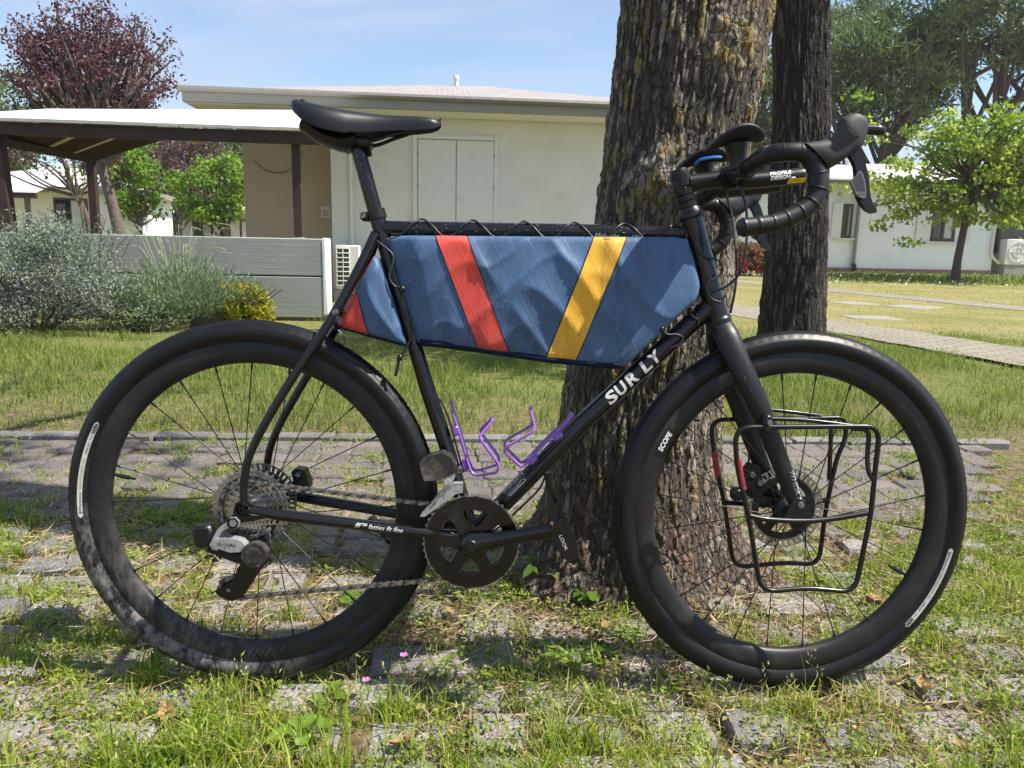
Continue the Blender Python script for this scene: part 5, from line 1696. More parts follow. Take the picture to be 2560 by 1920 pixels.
# --- crankset
chain_y = -.0445
mb = MB()
co = cog_outline(.0905, 46, .0044)
m = len(co)
circ = lambda r, n, cx=BBX, cz=BBZ: [(cx + r * cos(2 * pi * k / n), cz + r * sin(2 * pi * k / n)) for k in range(n)]
mb.ring([(BBX + a, BBZ + b) for a, b in co], circ(.078, m), chain_y - .001, chain_y + .0011)
ringp = bp('chainring', mb, 'cog', ang=30)
mb = MB().ring(circ(.0875, 96), circ(.0620, 96), chain_y - .0052, chain_y - .0012)
bp('chainring_cover', mb, 'crank', parent=ringp, ang=30)
mb = MB().ring(circ(.0893, 96), circ(.0873, 96), chain_y - .0050, chain_y - .0012)
bp('chainring_edge', mb, 'steel', parent=ringp, ang=30)
mb = MB()
co = cog_outline(.066, 33, .0044)
mb.ring([(BBX + a, BBZ + b) for a, b in co], circ(.0600, len(co)), chain_y + .008, chain_y + .0102)
bp('inner_chainring', mb, 'cog', ang=30)
spd = None
for a in (118, 176, 236, 300, 48):
    a = radians(a)
    q = []
    for r, w in ((.0, .017), (.02, .015), (.042, .0115), (.058, .0125), (.068, .017)):
        q.append((r, w))
    pts = [(BBX + r * cos(a) - w * sin(a), BBZ + r * sin(a) + w * cos(a)) for r, w in q] + [(BBX + r * cos(a) + w * sin(a), BBZ + r * sin(a) - w * cos(a)) for r, w in reversed(q)]
    mb = MB().prism(pts, chain_y - .0115, chain_y - .004)
    sp_ = bp('spider_arm', mb, 'crank', ang=30)
ca_ = radians(12.6)
def crank(sgn, y0, y1, y2):
    d = Vector((cos(ca_), 0, sin(ca_))) * sgn
    nn = Vector((-sin(ca_), 0, cos(ca_)))
    rows = []
    for s, hw1, yc, ht in ((-.017, .010, y0, .007), (-.012, .0185, y0, .0095), (0, .0225, y0, .0105), (.018, .0195, y0, .010), (.05, .0150, (y0 * .7 + y1 * .3), .0078), (.10, .0135, y1, .0068), (.145, .0145, y2, .0068), (.168, .0145, y2, .0072), (.178, .0120, y2, .0066), (.184, .006, y2, .005)):
        c = Vector((BBX, yc, BBZ)) + d * s
        rows.append([tuple(c + nn * hw1 * cos(t_) + Vector((0, ht * sin(t_), 0))) for t_ in np.linspace(0, 2 * pi, 17)])
    mb = MB().grid(rows)
    for row, fl in ((rows[0], True), (rows[-1], False)):
        mb.add(row[:-1], [tuple(range(16)) if fl else tuple(reversed(range(16)))])
    if sgn < 0:
        pass
    return bp('crank_arm', mb, 'crank', ang=50)
crk = crank(1, -.064, -.072, -.078)
crank(-1, .064, .072, .078)
bp('crank_bolt', MB().lathe([(0, -.0765), (.004, -.0765), (.0105, -.0765), (.0125, -.0745), (.013, -.070)], 24, (BBX, 0, BBZ)), 'parts', parent=crk)
bp('emblem', MB().box((BBX - .0025, -.0772, BBZ + .002), (.0016, .0008, .009)).box((BBX + .0025, -.0772, BBZ - .002), (.0016, .0008, .009)).box((BBX, -.0772, BBZ), (.008, .0008, .0016)), 'hood', parent=crk)
sx_, sz_ = BBX + cos(ca_) * .092, BBZ + sin(ca_) * .092
bp('lettering', text_mb('SRAM', .0055, lambda x, y_: Vector((sx_ + cos(ca_) * x - sin(ca_) * (y_ - .0105), -.0800, sz_ + sin(ca_) * x + cos(ca_) * (y_ - .0105))), width=.019), 'hood', parent=crk, ang=0)
bp('spindle', MB().rod((BBX, -.06, BBZ), (BBX, .062, BBZ), .0145, 20), 'silver')

def pedal(cx, cz, s, ang_):
    yb = s * .088
    t = put('pedal', None, bike, Matrix.Translation((cx, 0, cz)) @ Matrix.Rotation(ang_, 4, 'Y') @ Matrix.Diagonal((1.25, 1, 1.3, 1)))
    lo, hi = (yb - .012, yb + .052) if s > 0 else (yb - .052, yb + .012)
    ymid = (lo + hi) / 2
    bp('pedal_axle', MB().rod((0, s * .078, 0), (0, s * .1385, 0), .008, 14).rod((0, s * .095, 0), (0, s * .1375, 0), .0125, 14), 'parts', parent=t)
    body = [(-.026, .006), (-.016, .013), (.012, .015), (.034, .010), (.040, .002), (.034, -.006), (.008, -.012), (-.018, -.010), (-.027, -.003)]
    bp('pedal_body', MB().prism(body, s * .096, s * .138), 'rim_gloss', parent=t)
    bp('pedal_cage', MB().tube(fillet([(.030, s * .096, .008), (.048, s * .100, .010), (.048, s * .134, .010), (.030, s * .138, .008)], .008), .0036, 8), 'parts', parent=t)
    bp('pedal_spring', MB().prism([(-.026, .004), (-.046, .012), (-.052, .008), (-.048, -.002), (-.028, -.006)], s * .104, s * .130), 'parts', parent=t)
    bp('pedal_bolt', MB().lathe([(0, -.001), (.0035, -.001), (.004, .002), (.004, .004)], 10, (-.045, s * .128 if s < 0 else s * .104, .004)), 'steel', parent=t)
    return t
pd = pedal(BBX + cos(ca_) * .168, BBZ + sin(ca_) * .168, -1, radians(66))
bp('lettering', text_mb('LOOK', .0065, lambda x, y_: Vector((-.008 + x, -.1425, -.003 + y_)), width=.023), 'worn_white', parent=pd, ang=0)
bp('pedal_wing', MB().tube(smooth_path([(-.022, -.10, .004), (-.045, -.104, .012), (-.070, -.108, .010), (-.092, -.110, .016)], 5), [.0055] * 6 + [.0045] * 10, 8), 'parts', parent=pd)
pedal(BBX - cos(ca_) * .168, BBZ - sin(ca_) * .168, 1, radians(20))

# --- chain
def chain_path():
    pts = []
    cr, c0 = .0523, Vector((0, 0, RW))
    up, lw = Vector((.0225, 0, .262)), Vector((-.034, 0, .2000))
    pr = .0215
    # top run from front to back
    pts += [(BBX + .066 * cos(radians(a)), BBZ + .066 * sin(radians(a))) for a in range(-80, 96, 8)]
    pts += [(.32, .3705), (.20, .3832), (.08, .3963)]
    pts += [(cr * cos(radians(a)), RW + cr * sin(radians(a))) for a in range(84, 322, 8)]
    pts += [(up.x + pr * cos(radians(a)), up.z + pr * sin(radians(a))) for a in (40, 10, -20, -50)]
    pts += [(lw.x + pr * cos(radians(a)), lw.z + pr * sin(radians(a))) for a in (140, 170, 200, 230, 260, 280)]
    pts += [(.06, .1895), (.20, .2050), (.33, .2195), (.405, .2290)]
    return pts
P2 = chain_path()
acc = [0.]
for a, b in zip(P2, P2[1:]):
    acc.append(acc[-1] + math.hypot(b[0] - a[0], b[1] - a[1]))
chain = put('chain', None, bike)
def link_mesh(wide):
    w = .0034 if wide else .0024
    ol = []
    for cx in (.00635, -.00635):
        rng_ = range(-110, 111, 44) if cx > 0 else range(70, 291, 44)
        for a in rng_:
            ol.append((cx + .0041 * cos(radians(a)), .0041 * sin(radians(a))))
    ol = ol[:6] + [(0, .0026)] + ol[6:] + [(0, -.0026)]
    mb = MB().prism(ol, -w - .0011, -w).prism(ol, w, w + .0011)
    for cx in (.00635, -.00635):
        mb.lathe([(.0038, -w), (.0038, w)], 8, (cx, 0, 0))
    return mb.mesh('chain_link', B['steel' if wide else 'chain'], 30)
lm = (link_mesh(False), link_mesh(True))
nl = int(acc[-1] / .0127)
xs, zs = [p[0] for p in P2], [p[1] for p in P2]
for k in range(nl):
    s = k * .0127
    x0, z0 = np.interp(s, acc, xs), np.interp(s, acc, zs)
    x1, z1 = np.interp(s + .0127, acc, xs), np.interp(s + .0127, acc, zs)
    put('chain_link', lm[k % 2], chain, Matrix.Translation(((x0 + x1) / 2, chain_y + .0092 if s < .2 else chain_y + .0035, (z0 + z1) / 2)) @ Matrix.Rotation(-math.atan2(z1 - z0, x1 - x0), 4, 'Y'))

# --- front derailleur
fd = bp('front_derailleur', MB().prism([(.3226, .4497), (.340, .4640), (.3641, .4700), (.3800, .4620), (.3898, .4438), (.3877, .432), (.3623, .4197), (.3321, .4168), (.3270, .4300)], -.062, -.024), 'mud', ang=30)
bp('derailleur_arm', MB().prism([(.362, .433), (.386, .440), (.388, .425), (.381, .408), (.372, .405), (.366, .418)], -.060, -.040).rod((.374, -.064, .416), (.374, -.03, .416), .006, 12), 'silver', parent=fd)
bp('cage_plate', MB().prism([(.3693, .4103), (.402, .4110), (.4025, .3945), (.390, .392), (.3326, .3480), (.3233, .3482), (.3290, .358), (.358, .388)], -.0555, -.0535), 'silver', parent=fd, ang=30)
bp('cage_plate', MB().prism([(.372, .409), (.402, .4100), (.402, .398), (.390, .396), (.3346, .352), (.3263, .352)], -.0395, -.0375), 'silver', parent=fd, ang=30)
bp('cage_bridge', MB().box((.388, -.0465, .4105), (.028, .018, .003)), 'silver', parent=fd)
bp('lettering', text_mb('SRAM', .006, lambda x, y_: Vector((.3400 + .69 * x - .72 * (y_ - .003), -.0560, .3635 + .72 * x + .69 * (y_ - .003))), width=.0185), 'blackprint', parent=fd, ang=0)
bp('bolt', MB().lathe([(0, -.052), (.0042, -.052), (.0048, -.050), (.0048, -.02)], 10, (.395, 0, .435)), 'steel')

# --- rear derailleur
rd = bp('rear_derailleur', MB().prism([(-.0445, .3085), (-.030, .3105), (-.008, .3090), (.003, .3055), (.010, .2970), (.000, .2850), (-.018, .2840), (-.044, .2920), (-.049, .2990)], -.086, -.062), 'silver', ang=40)
bp('derailleur_hanger_arm', MB().prism([(-.024, .3395), (-.018, .3475), (-.008, .3485), (-.0015, .341), (-.003, .331), (-.010, .327), (-.020, .329), (-.0335, .3215), (-.0460, .2960), (-.0400, .2895), (-.0420, .2860), (-.0510, .2880), (-.0560, .2965), (-.0430, .3225), (-.036, .331)], -.083, -.072), 'silver', parent=rd, ang=40)
bp('pivot_bolt', MB().lathe([(.0100, -.0855), (.0100, -.083), (.0068, -.0835), (.0068, -.079), (0, -.079)], 22, (-.0125, 0, .3382)), 'parts', parent=rd)
bp('battery', MB().bbox((-.0700, -.068, .3105), (.036, .026, .040), .005, Matrix.Rotation(radians(-6), 3, 'Y')), 'parts', parent=rd)
bp('lower_body', MB().prism([(-.0600, .2890), (-.045, .2900), (-.018, .2830), (.012, .2740), (.026, .2640), (.018, .2560), (-.012, .2640), (-.040, .2760), (-.062, .2835)], -.082, -.064), 'parts', parent=rd, ang=40)
bp('knuckle', MB().prism([(.003, .289), (.012, .2985), (.026, .3015), (.040, .2960), (.0475, .2830), (.0450, .2680), (.034, .2570), (.018, .2560), (.006, .2640), (.001, .2760)], -.084, -.052).prism([(.010, .285), (.018, .293), (.030, .293), (.038, .283), (.036, .270), (.026, .264), (.014, .268)], -.0885, -.084), 'mud', parent=rd)
bp('lettering', text_mb('RIVAL', .0085, lambda x, y_: Vector((-.040 + x, -.0866, .2960 + y_ - .03 * x)), width=.034, shear=.25), 'blackprint', parent=rd, ang=0)
cage_ol = [(.0150, .2760), (.0330, .2700), (.0340, .2560), (.0200, .2330), (.0040, .2060), (-.0100, .1850), (-.0340, .1780), (-.0570, .1900), (-.0600, .1980), (-.0420, .2080), (-.0230, .2200), (-.0180, .2420), (-.0030, .2600)]
bp('cage_plate', MB().prism(cage_ol, -.0515, -.0490), 'crank', parent=rd, ang=30)
bp('cage_plate', MB().prism(cage_ol, -.0330, -.0310), 'crank', parent=rd, ang=30)
for cx, cz in ((.0225, .262), (-.034, .2000)):
    ol = cog_outline(.0205, 13, .005)
    mb = MB().prism([(cx + a, cz + b) for a, b in ol], -.0425, -.0395)
    bp('pulley', mb, 'crank', parent=rd, ang=30)
    bp('bolt', MB().lathe([(0, -.0545), (.0035, -.0545), (.0045, -.052), (.0045, -.049)], 10, (cx, 0, cz)), 'steel', parent=rd)

# --- fork, steered parts
fk = bp('fork', MB().tube([(.8815, 0, .703), (.8775, 0, .7135), (.8752, 0, .7205)], [.0235, .0245, .0225], 24), 'fork', True, ang=50)
for s in (-1, 1):
    pts = smooth_path([(.8790, s * .010, .7110), (.8865, s * .026, .690), (.8990, s * .040, .6545), (.9195, s * .0505, .610), (.9420, s * .0545, .5640), (.9780, s * .0565, .4800), (1.0100, s * .058, .4060), (1.0270, s * .059, .3720), (1.0390, s * .059, .3480)], 6)
    rr_ = list(np.interp(np.linspace(0, 1, len(pts)), np.linspace(0, 1, 9), [.022, .0235, .0225, .0210, .0200, .0178, .0158, .0140, .0105]))
    bl = part('fork_blade', MB().tube(pts, rr_, 20, flat=.62), B['fork'], bike, STEER, 50)
    if s < 0:
        d = Vector((.0192, 0, -.0573)).normalized()
        nn = Vector((-d.z, 0, d.x))
        part('lettering', text_mb('WHISKY', .0135, lambda x, y_: Vector((1.0025, -.0735 - .00 * x, .4500)) + d * x + nn * (y_ - .0048) + Vector((0, .012 * abs(y_ - .0048) / .008, 0)), width=.060), B['white'], bl, ang=0)
bp('axle', MB().rod((WB, -.064, RW), (WB, .064, RW), .0075, 14).lathe([(.0, -.068), (.008, -.068), (.0095, -.066), (.0095, -.06)], 16, (WB, 0, RW)), 'parts', True)
bp('headset', MB().lathe([(.0215, -.008), (.0250, -.006), (.0250, .004), (.0225, .008)], 26, (0, 0, 0), 'z'), 'parts', False, ang=30).matrix_local = Matrix.Translation((.8765, 0, .7195)) @ Matrix.Rotation(radians(-18), 4, 'Y')
bp('headset', MB().lathe([(.0215, -.008), (.0243, -.004), (.0243, .004), (.0195, .013), (.0160, .015)], 26, (0, 0, 0), 'z'), 'parts', False, ang=30).matrix_local = Matrix.Translation((.8150, 0, .9145)) @ Matrix.Rotation(radians(-18), 4, 'Y')
hs_ = Vector((.8150, 0, .9145))
tilt = Matrix.Rotation(radians(-18), 4, 'Y')
for k in range(3):
    o = bp('spacer', MB().lathe([(.0150, -.0058), (.0176, -.0050), (.0176, .0050), (.0150, .0058)], 22, (0, 0, 0), 'z'), 'parts', True, ang=30)
    o.matrix_local = STEER @ Matrix.Translation(hs_ + HAX * (.020 + .0118 * k)) @ tilt
stem_o = bp('stem', MB().tube([(.8085, 0, .9715), (.845, 0, .9775), (.880, 0, .9830)], [.0172, .0158, .0172], 20).tube([hs_ + HAX * .054, hs_ + HAX * .074], .0182, 20).rod((.8840, -.022, .9835), (.8840, .022, .9835), .0215, 20), 'parts', True)
bp('stem_cap', MB().tube([hs_ + HAX * .074, hs_ + HAX * .0800, hs_ + HAX * .0860, hs_ + HAX * .0875], [.0166, .0166, .0150, .006], 18), 'parts', True)
bp('stem_clamp', MB().bbox((.7905, 0, .9640), (.020, .024, .022), .004).rod((.784, -.014, .9695), (.784, .014, .9695), .0052, 10).rod((.7875, -.014, .9585), (.7875, .014, .9585), .0052, 10), 'parts', True)

def bar_z(y_):
    return -.12 * max(0., y_)
def half_bar(s):
    pts = [(.884, 0, .9835), (.884, -.10, .9850), (.8815, -.160, .9870), (.8880, -.190, .9890), (.9060, -.2010, .9900), (.9290, -.2040, .9895), (.9440, -.2050, .9810), (.9540, -.2060, .9640), (.9582, -.2070, .9460), (.9572, -.2080, .9300), (.9461, -.2095, .9085), (.9201, -.2110, .8908), (.8850, -.2125, .8765), (.8336, -.2140, .8682)]
    return [(x, s * -y_ if s > 0 else y_, z + bar_z(s * -y_ if s > 0 else y_)) for x, y_, z in pts]
bar_o = None
for s in (-1, 1):
    pts = smooth_path(half_bar(s), 10)
    core = bp('handlebar', MB().tube(pts[:16], .0155, 16), 'parts', True) if s < 0 else bp('handlebar', MB().tube(pts[:16], .0155, 16), 'parts', True)
    tp = smooth_path(half_bar(s), 26)
    tp = tp[22:]
    d = 0.
    rr_ = []
    for i, p in enumerate(tp):
        if i:
            d += (Vector(p) - Vector(tp[i - 1])).length
        saw = (d / .0245) % 1.
        rr_.append(.0142 + .0011 * saw + (.0004 if saw > .9 else 0))
    bp('bar_tape', MB().tube(tp, rr_, 18), 'tape', True)
    e_ = Vector(tp[-1]); dd = (Vector(tp[-1]) - Vector(tp[-4])).normalized()
    bp('bar_plug', MB().tube([e_, e_ + dd * .004, e_ + dd * .007], [.0138, .0128, .006], 16), 'parts', True)
    # hood, shift paddle and lever
    yy = .2050 * s
    zo = bar_z(yy)
    secs = [((.9283, 1.0036), (.9705, .9645), .0178), ((.9442, 1.0058), (.9800, .9680), .0192), ((.9689, 1.0118), (.9960, .9787), .0185), ((.9830, 1.0215), (1.0080, .9890), .0178), ((.9866, 1.0330), (1.0200, .9950), .0176), ((.9886, 1.0429), (1.0280, 1.0060), .0170), ((.9985, 1.0497), (1.0325, 1.0210), .0150), ((1.0095, 1.0529), (1.0335, 1.0340), .0125), ((1.0210, 1.0500), (1.0320, 1.0410), .008)]
    rows = []
    for a, b, w in secs:
        c = Vector(((a[0] + b[0]) / 2, yy, (a[1] + b[1]) / 2 + zo))
        h_ = Vector(((a[0] - b[0]) / 2, 0, (a[1] - b[1]) / 2))
        rows.append([tuple(c + h_ * (abs(cos(t_)) ** .75 * (1 if cos(t_) >= 0 else -1)) + Vector((0, w * (abs(sin(t_)) ** .75 * (1 if sin(t_) >= 0 else -1)), 0))) for t_ in np.linspace(0, 2 * pi, 25)])
    # denser along the hood
    R_ = np.array(rows)
    rows = [[tuple(q) for q in r] for r in np.stack([np.array(smooth_path(R_[:, j], 4)) for j in range(25)], 1)]
    mb = MB().grid(rows)
    mb.add(rows[0][:-1], [tuple(range(24))]); mb.add(rows[-1][:-1], [tuple(reversed(range(24)))])
    hd = bp('lever_hood', mb, 'hood', True, ang=60)
    # grip ribs
    mb = MB()
    for k in range(15):
        f = k / 14
        top = Vector((.962 + .024 * min(1, f * 1.4), 0, 1.0075 + .038 * f ** 1.2)) if False else None
        a0 = Vector((.9560 + .0310 * f, 0, 1.0040 + .0330 * f ** 1.15)); a1 = Vector((.9880 + .0330 * f, 0, .9810 + .0235 * f ** 1.25))
        pth = []
        for q in np.linspace(.04, .86, 7):
            p = a0.lerp(a1, q)
            p.y = yy + s * (.0186 + .0006 - .0115 * abs(2 * q - 1) ** 2.6)
            p.z += zo
            pth.append(p)
        mb.tube(pth, .00062, 5)
    bp('grip_rib', mb, 'hood', True, parent=None)
    bp('hood_tip', MB().tube(smooth_path([(1.022, yy - .004 * s, 1.0300 + zo), (1.034, yy - .004 * s, 1.0300 + zo), (1.050, yy - .003 * s, 1.0295 + zo), (1.061, yy - .003 * s, 1.0285 + zo), (1.0655, yy - .003 * s, 1.0280 + zo)], 4), [.0085] * 9 + [.0088, .0086, .0082, .0078, .0072, .0062, .0045, .002], 14), 'rim_gloss', True)
    lev = [(1.0030, .9905), (1.0110, .9800), (1.0165, .9690), (1.0187, .9550), (1.0200, .9400), (1.0240, .9220), (1.0300, .9115), (1.0400, .9015), (1.0500, .8972), (1.0560, .8985), (1.0555, .9040), (1.0490, .9125), (1.0445, .9220), (1.0415, .9360), (1.0393, .9520), (1.0360, .9650), (1.0324, .9760), (1.0275, .9880), (1.0225, .9975)]
    lv = bp('brake_lever', MB().prism([(x, z + zo) for x, z in lev], yy - .0055, yy + .0055), 'parts', True, ang=40)
    pad = [(1.0195, .9625), (1.0150, .9540), (1.0060, .9450), (1.0085, .9395), (1.0135, .9320), (1.0170, .9250), (1.0245, .9205), (1.0305, .9190), (1.0330, .9225), (1.0322, .9350), (1.0290, .9480), (1.0250, .9580)]
    pl = part('shift_paddle', MB().prism([(x, z + zo) for x, z in pad], yy + s * .0125, yy + s * .0065), B['paddle'], lv)
    if s < 0:
        for k in range(10):
            z = .9310 + k * .0029
            x0 = float(np.interp(z, [.9205, .925, .932, .945, .954, .9625], [1.0245, 1.017, 1.0135, 1.006, 1.015, 1.0195])) + .002
            x1 = float(np.interp(z, [.9225, .935, .948, .958, .9625], [1.033, 1.0322, 1.029, 1.025, 1.02])) - .0015
            part('paddle_rib', MB().rod((x0, yy - .0126, z + .001), (x1, yy - .0126, z - .0006), .00055, 5), B['blackprint'], lv)
        part('lettering', text_mb('SRAM', .0052, lambda x, y_: Vector((1.0195 + x, yy - .0130, .9245 + y_ - .08 * x)), width=.0125), B['blackprint'], lv, ang=0)

# --- aero bar: two forearm pads on risers and the short looped extension
for s in (-1, 1):
    cy, cx, cz = .088 * s, .861, 1.030
    rows, rows2 = [], []
    for r in (0, .35, .7, .92, 1.0):
        a_, b_ = [], []
        for k in range(33):
            t_ = 2 * pi * k / 32
            u, v = r * cos(t_), r * sin(t_)
            z = cz + .012 * u + .017 * v * v * (1 if True else 0) - .012 * u * u * .6
            a_.append((cx + .052 * u, cy + .040 * v, z + .0075 * (1 if r < .97 else .2)))
            b_.append((cx + .052 * u, cy + .040 * v, z - .0035 * (1 if r < .97 else 0)))
        rows.append(a_); rows2.append(b_)
    mb = MB().grid(rows + rows2[::-1])
    pd_ = bp('arm_pad', mb, 'foam', True, ang=50)
    bp('pad_riser', MB().tube([(.872, cy, .985), (.868, cy, 1.002), (.865, cy, 1.026)], [.0165, .0150, .0215], 16).bbox((.880, cy, .984), (.036, .026, .032), .006), 'parts', True)
    if s > 0:
        part('strip', MB().tube(smooth_path([(.838, cy - .030, 1.0175), (.846, cy - .037, 1.026), (.872, cy - .040, 1.031), (.886, cy - .037, 1.032)], 4), .0035, 6), B['blue'], pd_, label='blue strip under the far arm pad')
exy = -.052
ex = bp('aero_extension', MB().tube(smooth_path([(.888, exy, .9690), (.930, exy, .9735), (.975, exy, .9795), (.998, exy, .9828), (1.0045, exy, .9838), (1.0068, exy, .9841)], 4), [.0142] * 12 + [.0140, .0138, .0134, .0126, .0118, .0106, .0090, .0066, .003], 18), 'parts', True)
bp('aero_extension', MB().tube(smooth_path([(.888, -exy, .9690), (.930, -exy, .9735), (.975, -exy, .9795), (.998, -exy, .9828), (1.0045, -exy, .9838), (1.0068, -exy, .9841)], 4), [.0142] * 12 + [.0140, .0138, .0134, .0126, .0118, .0106, .0090, .0066, .003], 18), 'parts', True)
ed = Vector((1, .135)).normalized()
def on_ext(x, h):
    a = h / .0148
    return Vector((.929 + ed[0] * x - ed[1] * .0148 * sin(a), exy - .0148 * cos(a), .9735 + ed[1] * x + ed[0] * .0148 * sin(a)))
part('lettering', text_mb('PROFILE', .0098, lambda x, y_: on_ext(.008 + x, .0040 + y_), width=.040, shear=.2, fat=.0003), B['white'], ex, ang=0)
part('lettering', text_mb('DESIGN', .0098, lambda x, y_: on_ext(.008 + x, -.0045 + y_), width=.037, shear=.2, fat=.0003), B['white'], ex, ang=0)
part('emblem', MB().add([on_ext(.046, -.0045), on_ext(.0545, -.0045), on_ext(.0495, .0080)], [(0, 1, 2)]), B['white'], ex, ang=0)
rows = [[on_ext(x, -.0165 + .001), on_ext(x, -.012), on_ext(x + .001, -.0085), on_ext(x + .002, -.0055)] for x in np.linspace(.040, .073, 9)]
part('yellow_label', MB().grid(rows), B['yellow'], ex, ang=0)
part('lettering', text_mb('Aerobar', .0036, lambda x, y_: on_ext(.046 + x, -.0105 + y_) + Vector((0, -.0004, 0)), width=.018), B['blackprint'], ex, ang=0)

# cables from the bar into the frame and down the fork
def cable_(pts, r=.0024, steer=True):
    bp('brake_hose', MB().tube(smooth_path(pts, 6), r, 7), 'hose', steer)
cable_([(.893, -.035, .965), (.905, -.040, .925), (.908, -.042, .870), (.902, -.040, .815), (.880, -.032, .785), (.850, -.024, .772)])
cable_([(.890, .03, .965), (.902, .02, .915), (.903, -.005, .850), (.900, -.02, .79), (.895, -.012, .735)])
cable_([(.895, -.03, .70), (.905, .03, .66), (.940, .047, .585), (.965, .05, .50), (.968, .048, .43)], .0022)
cable_([(.400, -.018, .318), (.440, -.020, .345), (.52, -.021, .425), (.60, -.021, .506)], .0016, False)
cable_([(.40, .02, .275), (.455, .006, .300), (.515, -.004, .358), (.548, -.006, .395), (.56, -.01, .43)], .0022, False)
cable_([(.355, -.021, .565), (.372, -.0215, .53), (.392, -.0215, .46), (.402, -.021, .425)], .0020, False)

# brake calipers on the far side
cp = bp('brake_caliper', MB().prism([(.952, .424), (.966, .442), (.984, .436), (.990, .410), (.985, .380), (.970, .372), (.952, .386)], .030, .052).bbox((.944, .04, .379), (.026, .024, .026), .006), 'parts', True)
bp('bolt', MB().lathe([(0, .028), (.0055, .028), (.006, .030), (.006, .036)], 10, (.969, 0, .4195)).lathe([(0, .028), (.0055, .028), (.006, .030), (.006, .036)], 10, (.986, 0, .403)), 'steel', True)
bp('brake_caliper', MB().prism([(.062, .408), (.070, .416), (.088, .413), (.094, .395), (.098, .378), (.088, .366), (.060, .378), (.066, .392)], .030, .058), 'parts')
bp('bolt', MB().lathe([(0, .027), (.0045, .027), (.005, .029), (.005, .034)], 10, (.0755, 0, .4035)), 'steel')

# low-rider racks on both fork blades
def rack(s):
    y_ = .077 * s
    if s < 0:
        pts = [(.8895, .5290), (1.1618, .5335), (1.1572, .4465), (1.1548, .3705), (1.1330, .2200), (1.0406, .2295), (.9525, .2222), (.9223, .3655), (.8955, .4597)]
    else:
        pts = [(.8955, .5215), (1.1785, .5285), (1.1800, .4850), (1.1640, .4475), (1.1463, .3390), (1.1380, .2205), (1.0697, .2265), (.9580, .2165), (.9323, .3523), (.9100, .4326)]
    loop = fillet([(x, y_, z) for x, z in pts], .030, 6, True)
    rk = bp('fork_rack', MB().tube(loop, .0047, 12, True), 'parts', True, ang=60)
    if s < 0:
        cr = [(.9247, .3655), (.96, .3590), (1.0211, .3560), (1.08, .3600), (1.1480, .3715)]
    else:
        cr = [(.932, .352), (.965, .350), (1.03, .346), (1.09, .350), (1.1440, .357)]
    part('cross_bar', MB().tube(smooth_path([(x, y_, z) for x, z in cr], 5), .0052, 12), B['parts'], rk, ang=60)
    part('stay', MB().tube(smooth_path([(.957, y_ * .97, .5450), (1.02, y_ * .97, .5430), (1.100, y_ * .99, .5350), (1.125, y_, .5310)], 5), .0040, 10), B['parts'], rk, ang=60)
    if s < 0:
        part('hook', MB().tube(fillet([(1.110, y_ + .004, .5280), (1.1450, y_ + .006, .5270), (1.1440, y_ + .006, .4700), (1.1470, y_ + .002, .4450), (1.1560, y_, .4330)], .018, 5), .0045, 10), B['frame'], rk, ang=60)
        tp = [(.8985, .4690), (.9040, .4400), (.9105, .4150)]
    else:
        part('hook', MB().tube(fillet([(1.13, y_, .5225), (1.148, y_, .5200), (1.149, y_, .46), (1.150, y_, .40)], .018, 5), .0045, 10), B['frame'], rk, ang=60)
        tp = [(.9070, .4570), (.9110, .4320), (.9165, .4060)]
    part('red_tape', MB().tube([(x - .0002, y_, z) for x, z in tp], .0058, 12), B['redtape'], rk, ang=60, label='strip of red tape wound on the rack')
    part('mount', MB().bbox((.9490, y_ * .93, .5360), (.017, .022, .034), .004), B['parts'], rk)
    part('mount', MB().prism([(1.006, .392), (1.030, .392), (1.044, .362), (1.040, .352), (.990, .356)], y_ * .97, y_ * .88), B['parts'], rk)
    part('bolt', MB().lathe([(0, s * .0905), (.0048, s * .0905), (.0055, s * .088), (.0055, s * .080)], 14, (.9490, 0, .5385)).lathe([(0, s * .0775), (.0062, s * .0775), (.0068, s * .075), (.0068, s * .066)], 14, (1.0210, 0, .3850)), B['steel'], rk)
rack(-1)
rack(1)

# purple bottle cages
def cage(wire, tabs, along):
    near = [(x, y_, z) for x, y_, z in wire]
    cg = bp('bottle_cage', MB().tube(fillet(near, .011, 5), .0027, 10), 'purple', ang=60)
    part('wire', MB().tube(fillet([(x, -y_, z) for x, y_, z in near], .011, 5), .0027, 10), B['purple'], cg, ang=60)
    for (x, z) in tabs:
        r = Matrix.Rotation(-math.atan2(along[1], along[0]), 3, 'Y')
        part('tab', MB().bbox((x, 0, z), (.020, .030, .014), .003, r), B['purple'], cg)
    b = near[-1]
    part('lip', MB().tube(fillet([b, (b[0] + .002, b[1] * .3, b[2] + .004), (b[0] + .002, -b[1] * .3, b[2] + .004), (b[0], -b[1], b[2])], .008, 4), .0027, 10), B['purple'], cg, ang=60)
cage([(.3755, -.010, .5580), (.3785, -.011, .5368), (.3926, -.012, .4991), (.4098, -.014, .4398), (.4196, -.020, .4183), (.4655, -.034, .4290), (.4690, -.035, .4440), (.4302, -.036, .4951), (.4380, -.030, .5060), (.4532, -.022, .5228)],
     [(.3855, .5035), (.4025, .4350)], (.29, -.957))
cage([(.6062, -.010, .5410), (.6000, -.010, .5262), (.5639, -.012, .4930), (.5190, -.014, .4417), (.5112, -.020, .4368), (.4770, -.034, .4690), (.4821, -.036, .4793), (.5318, -.036, .5088), (.5335, -.030, .5207), (.5252, -.022, .5454)],
     [(.5785, .4960), (.5325, .4490)], (.7035, .7107))

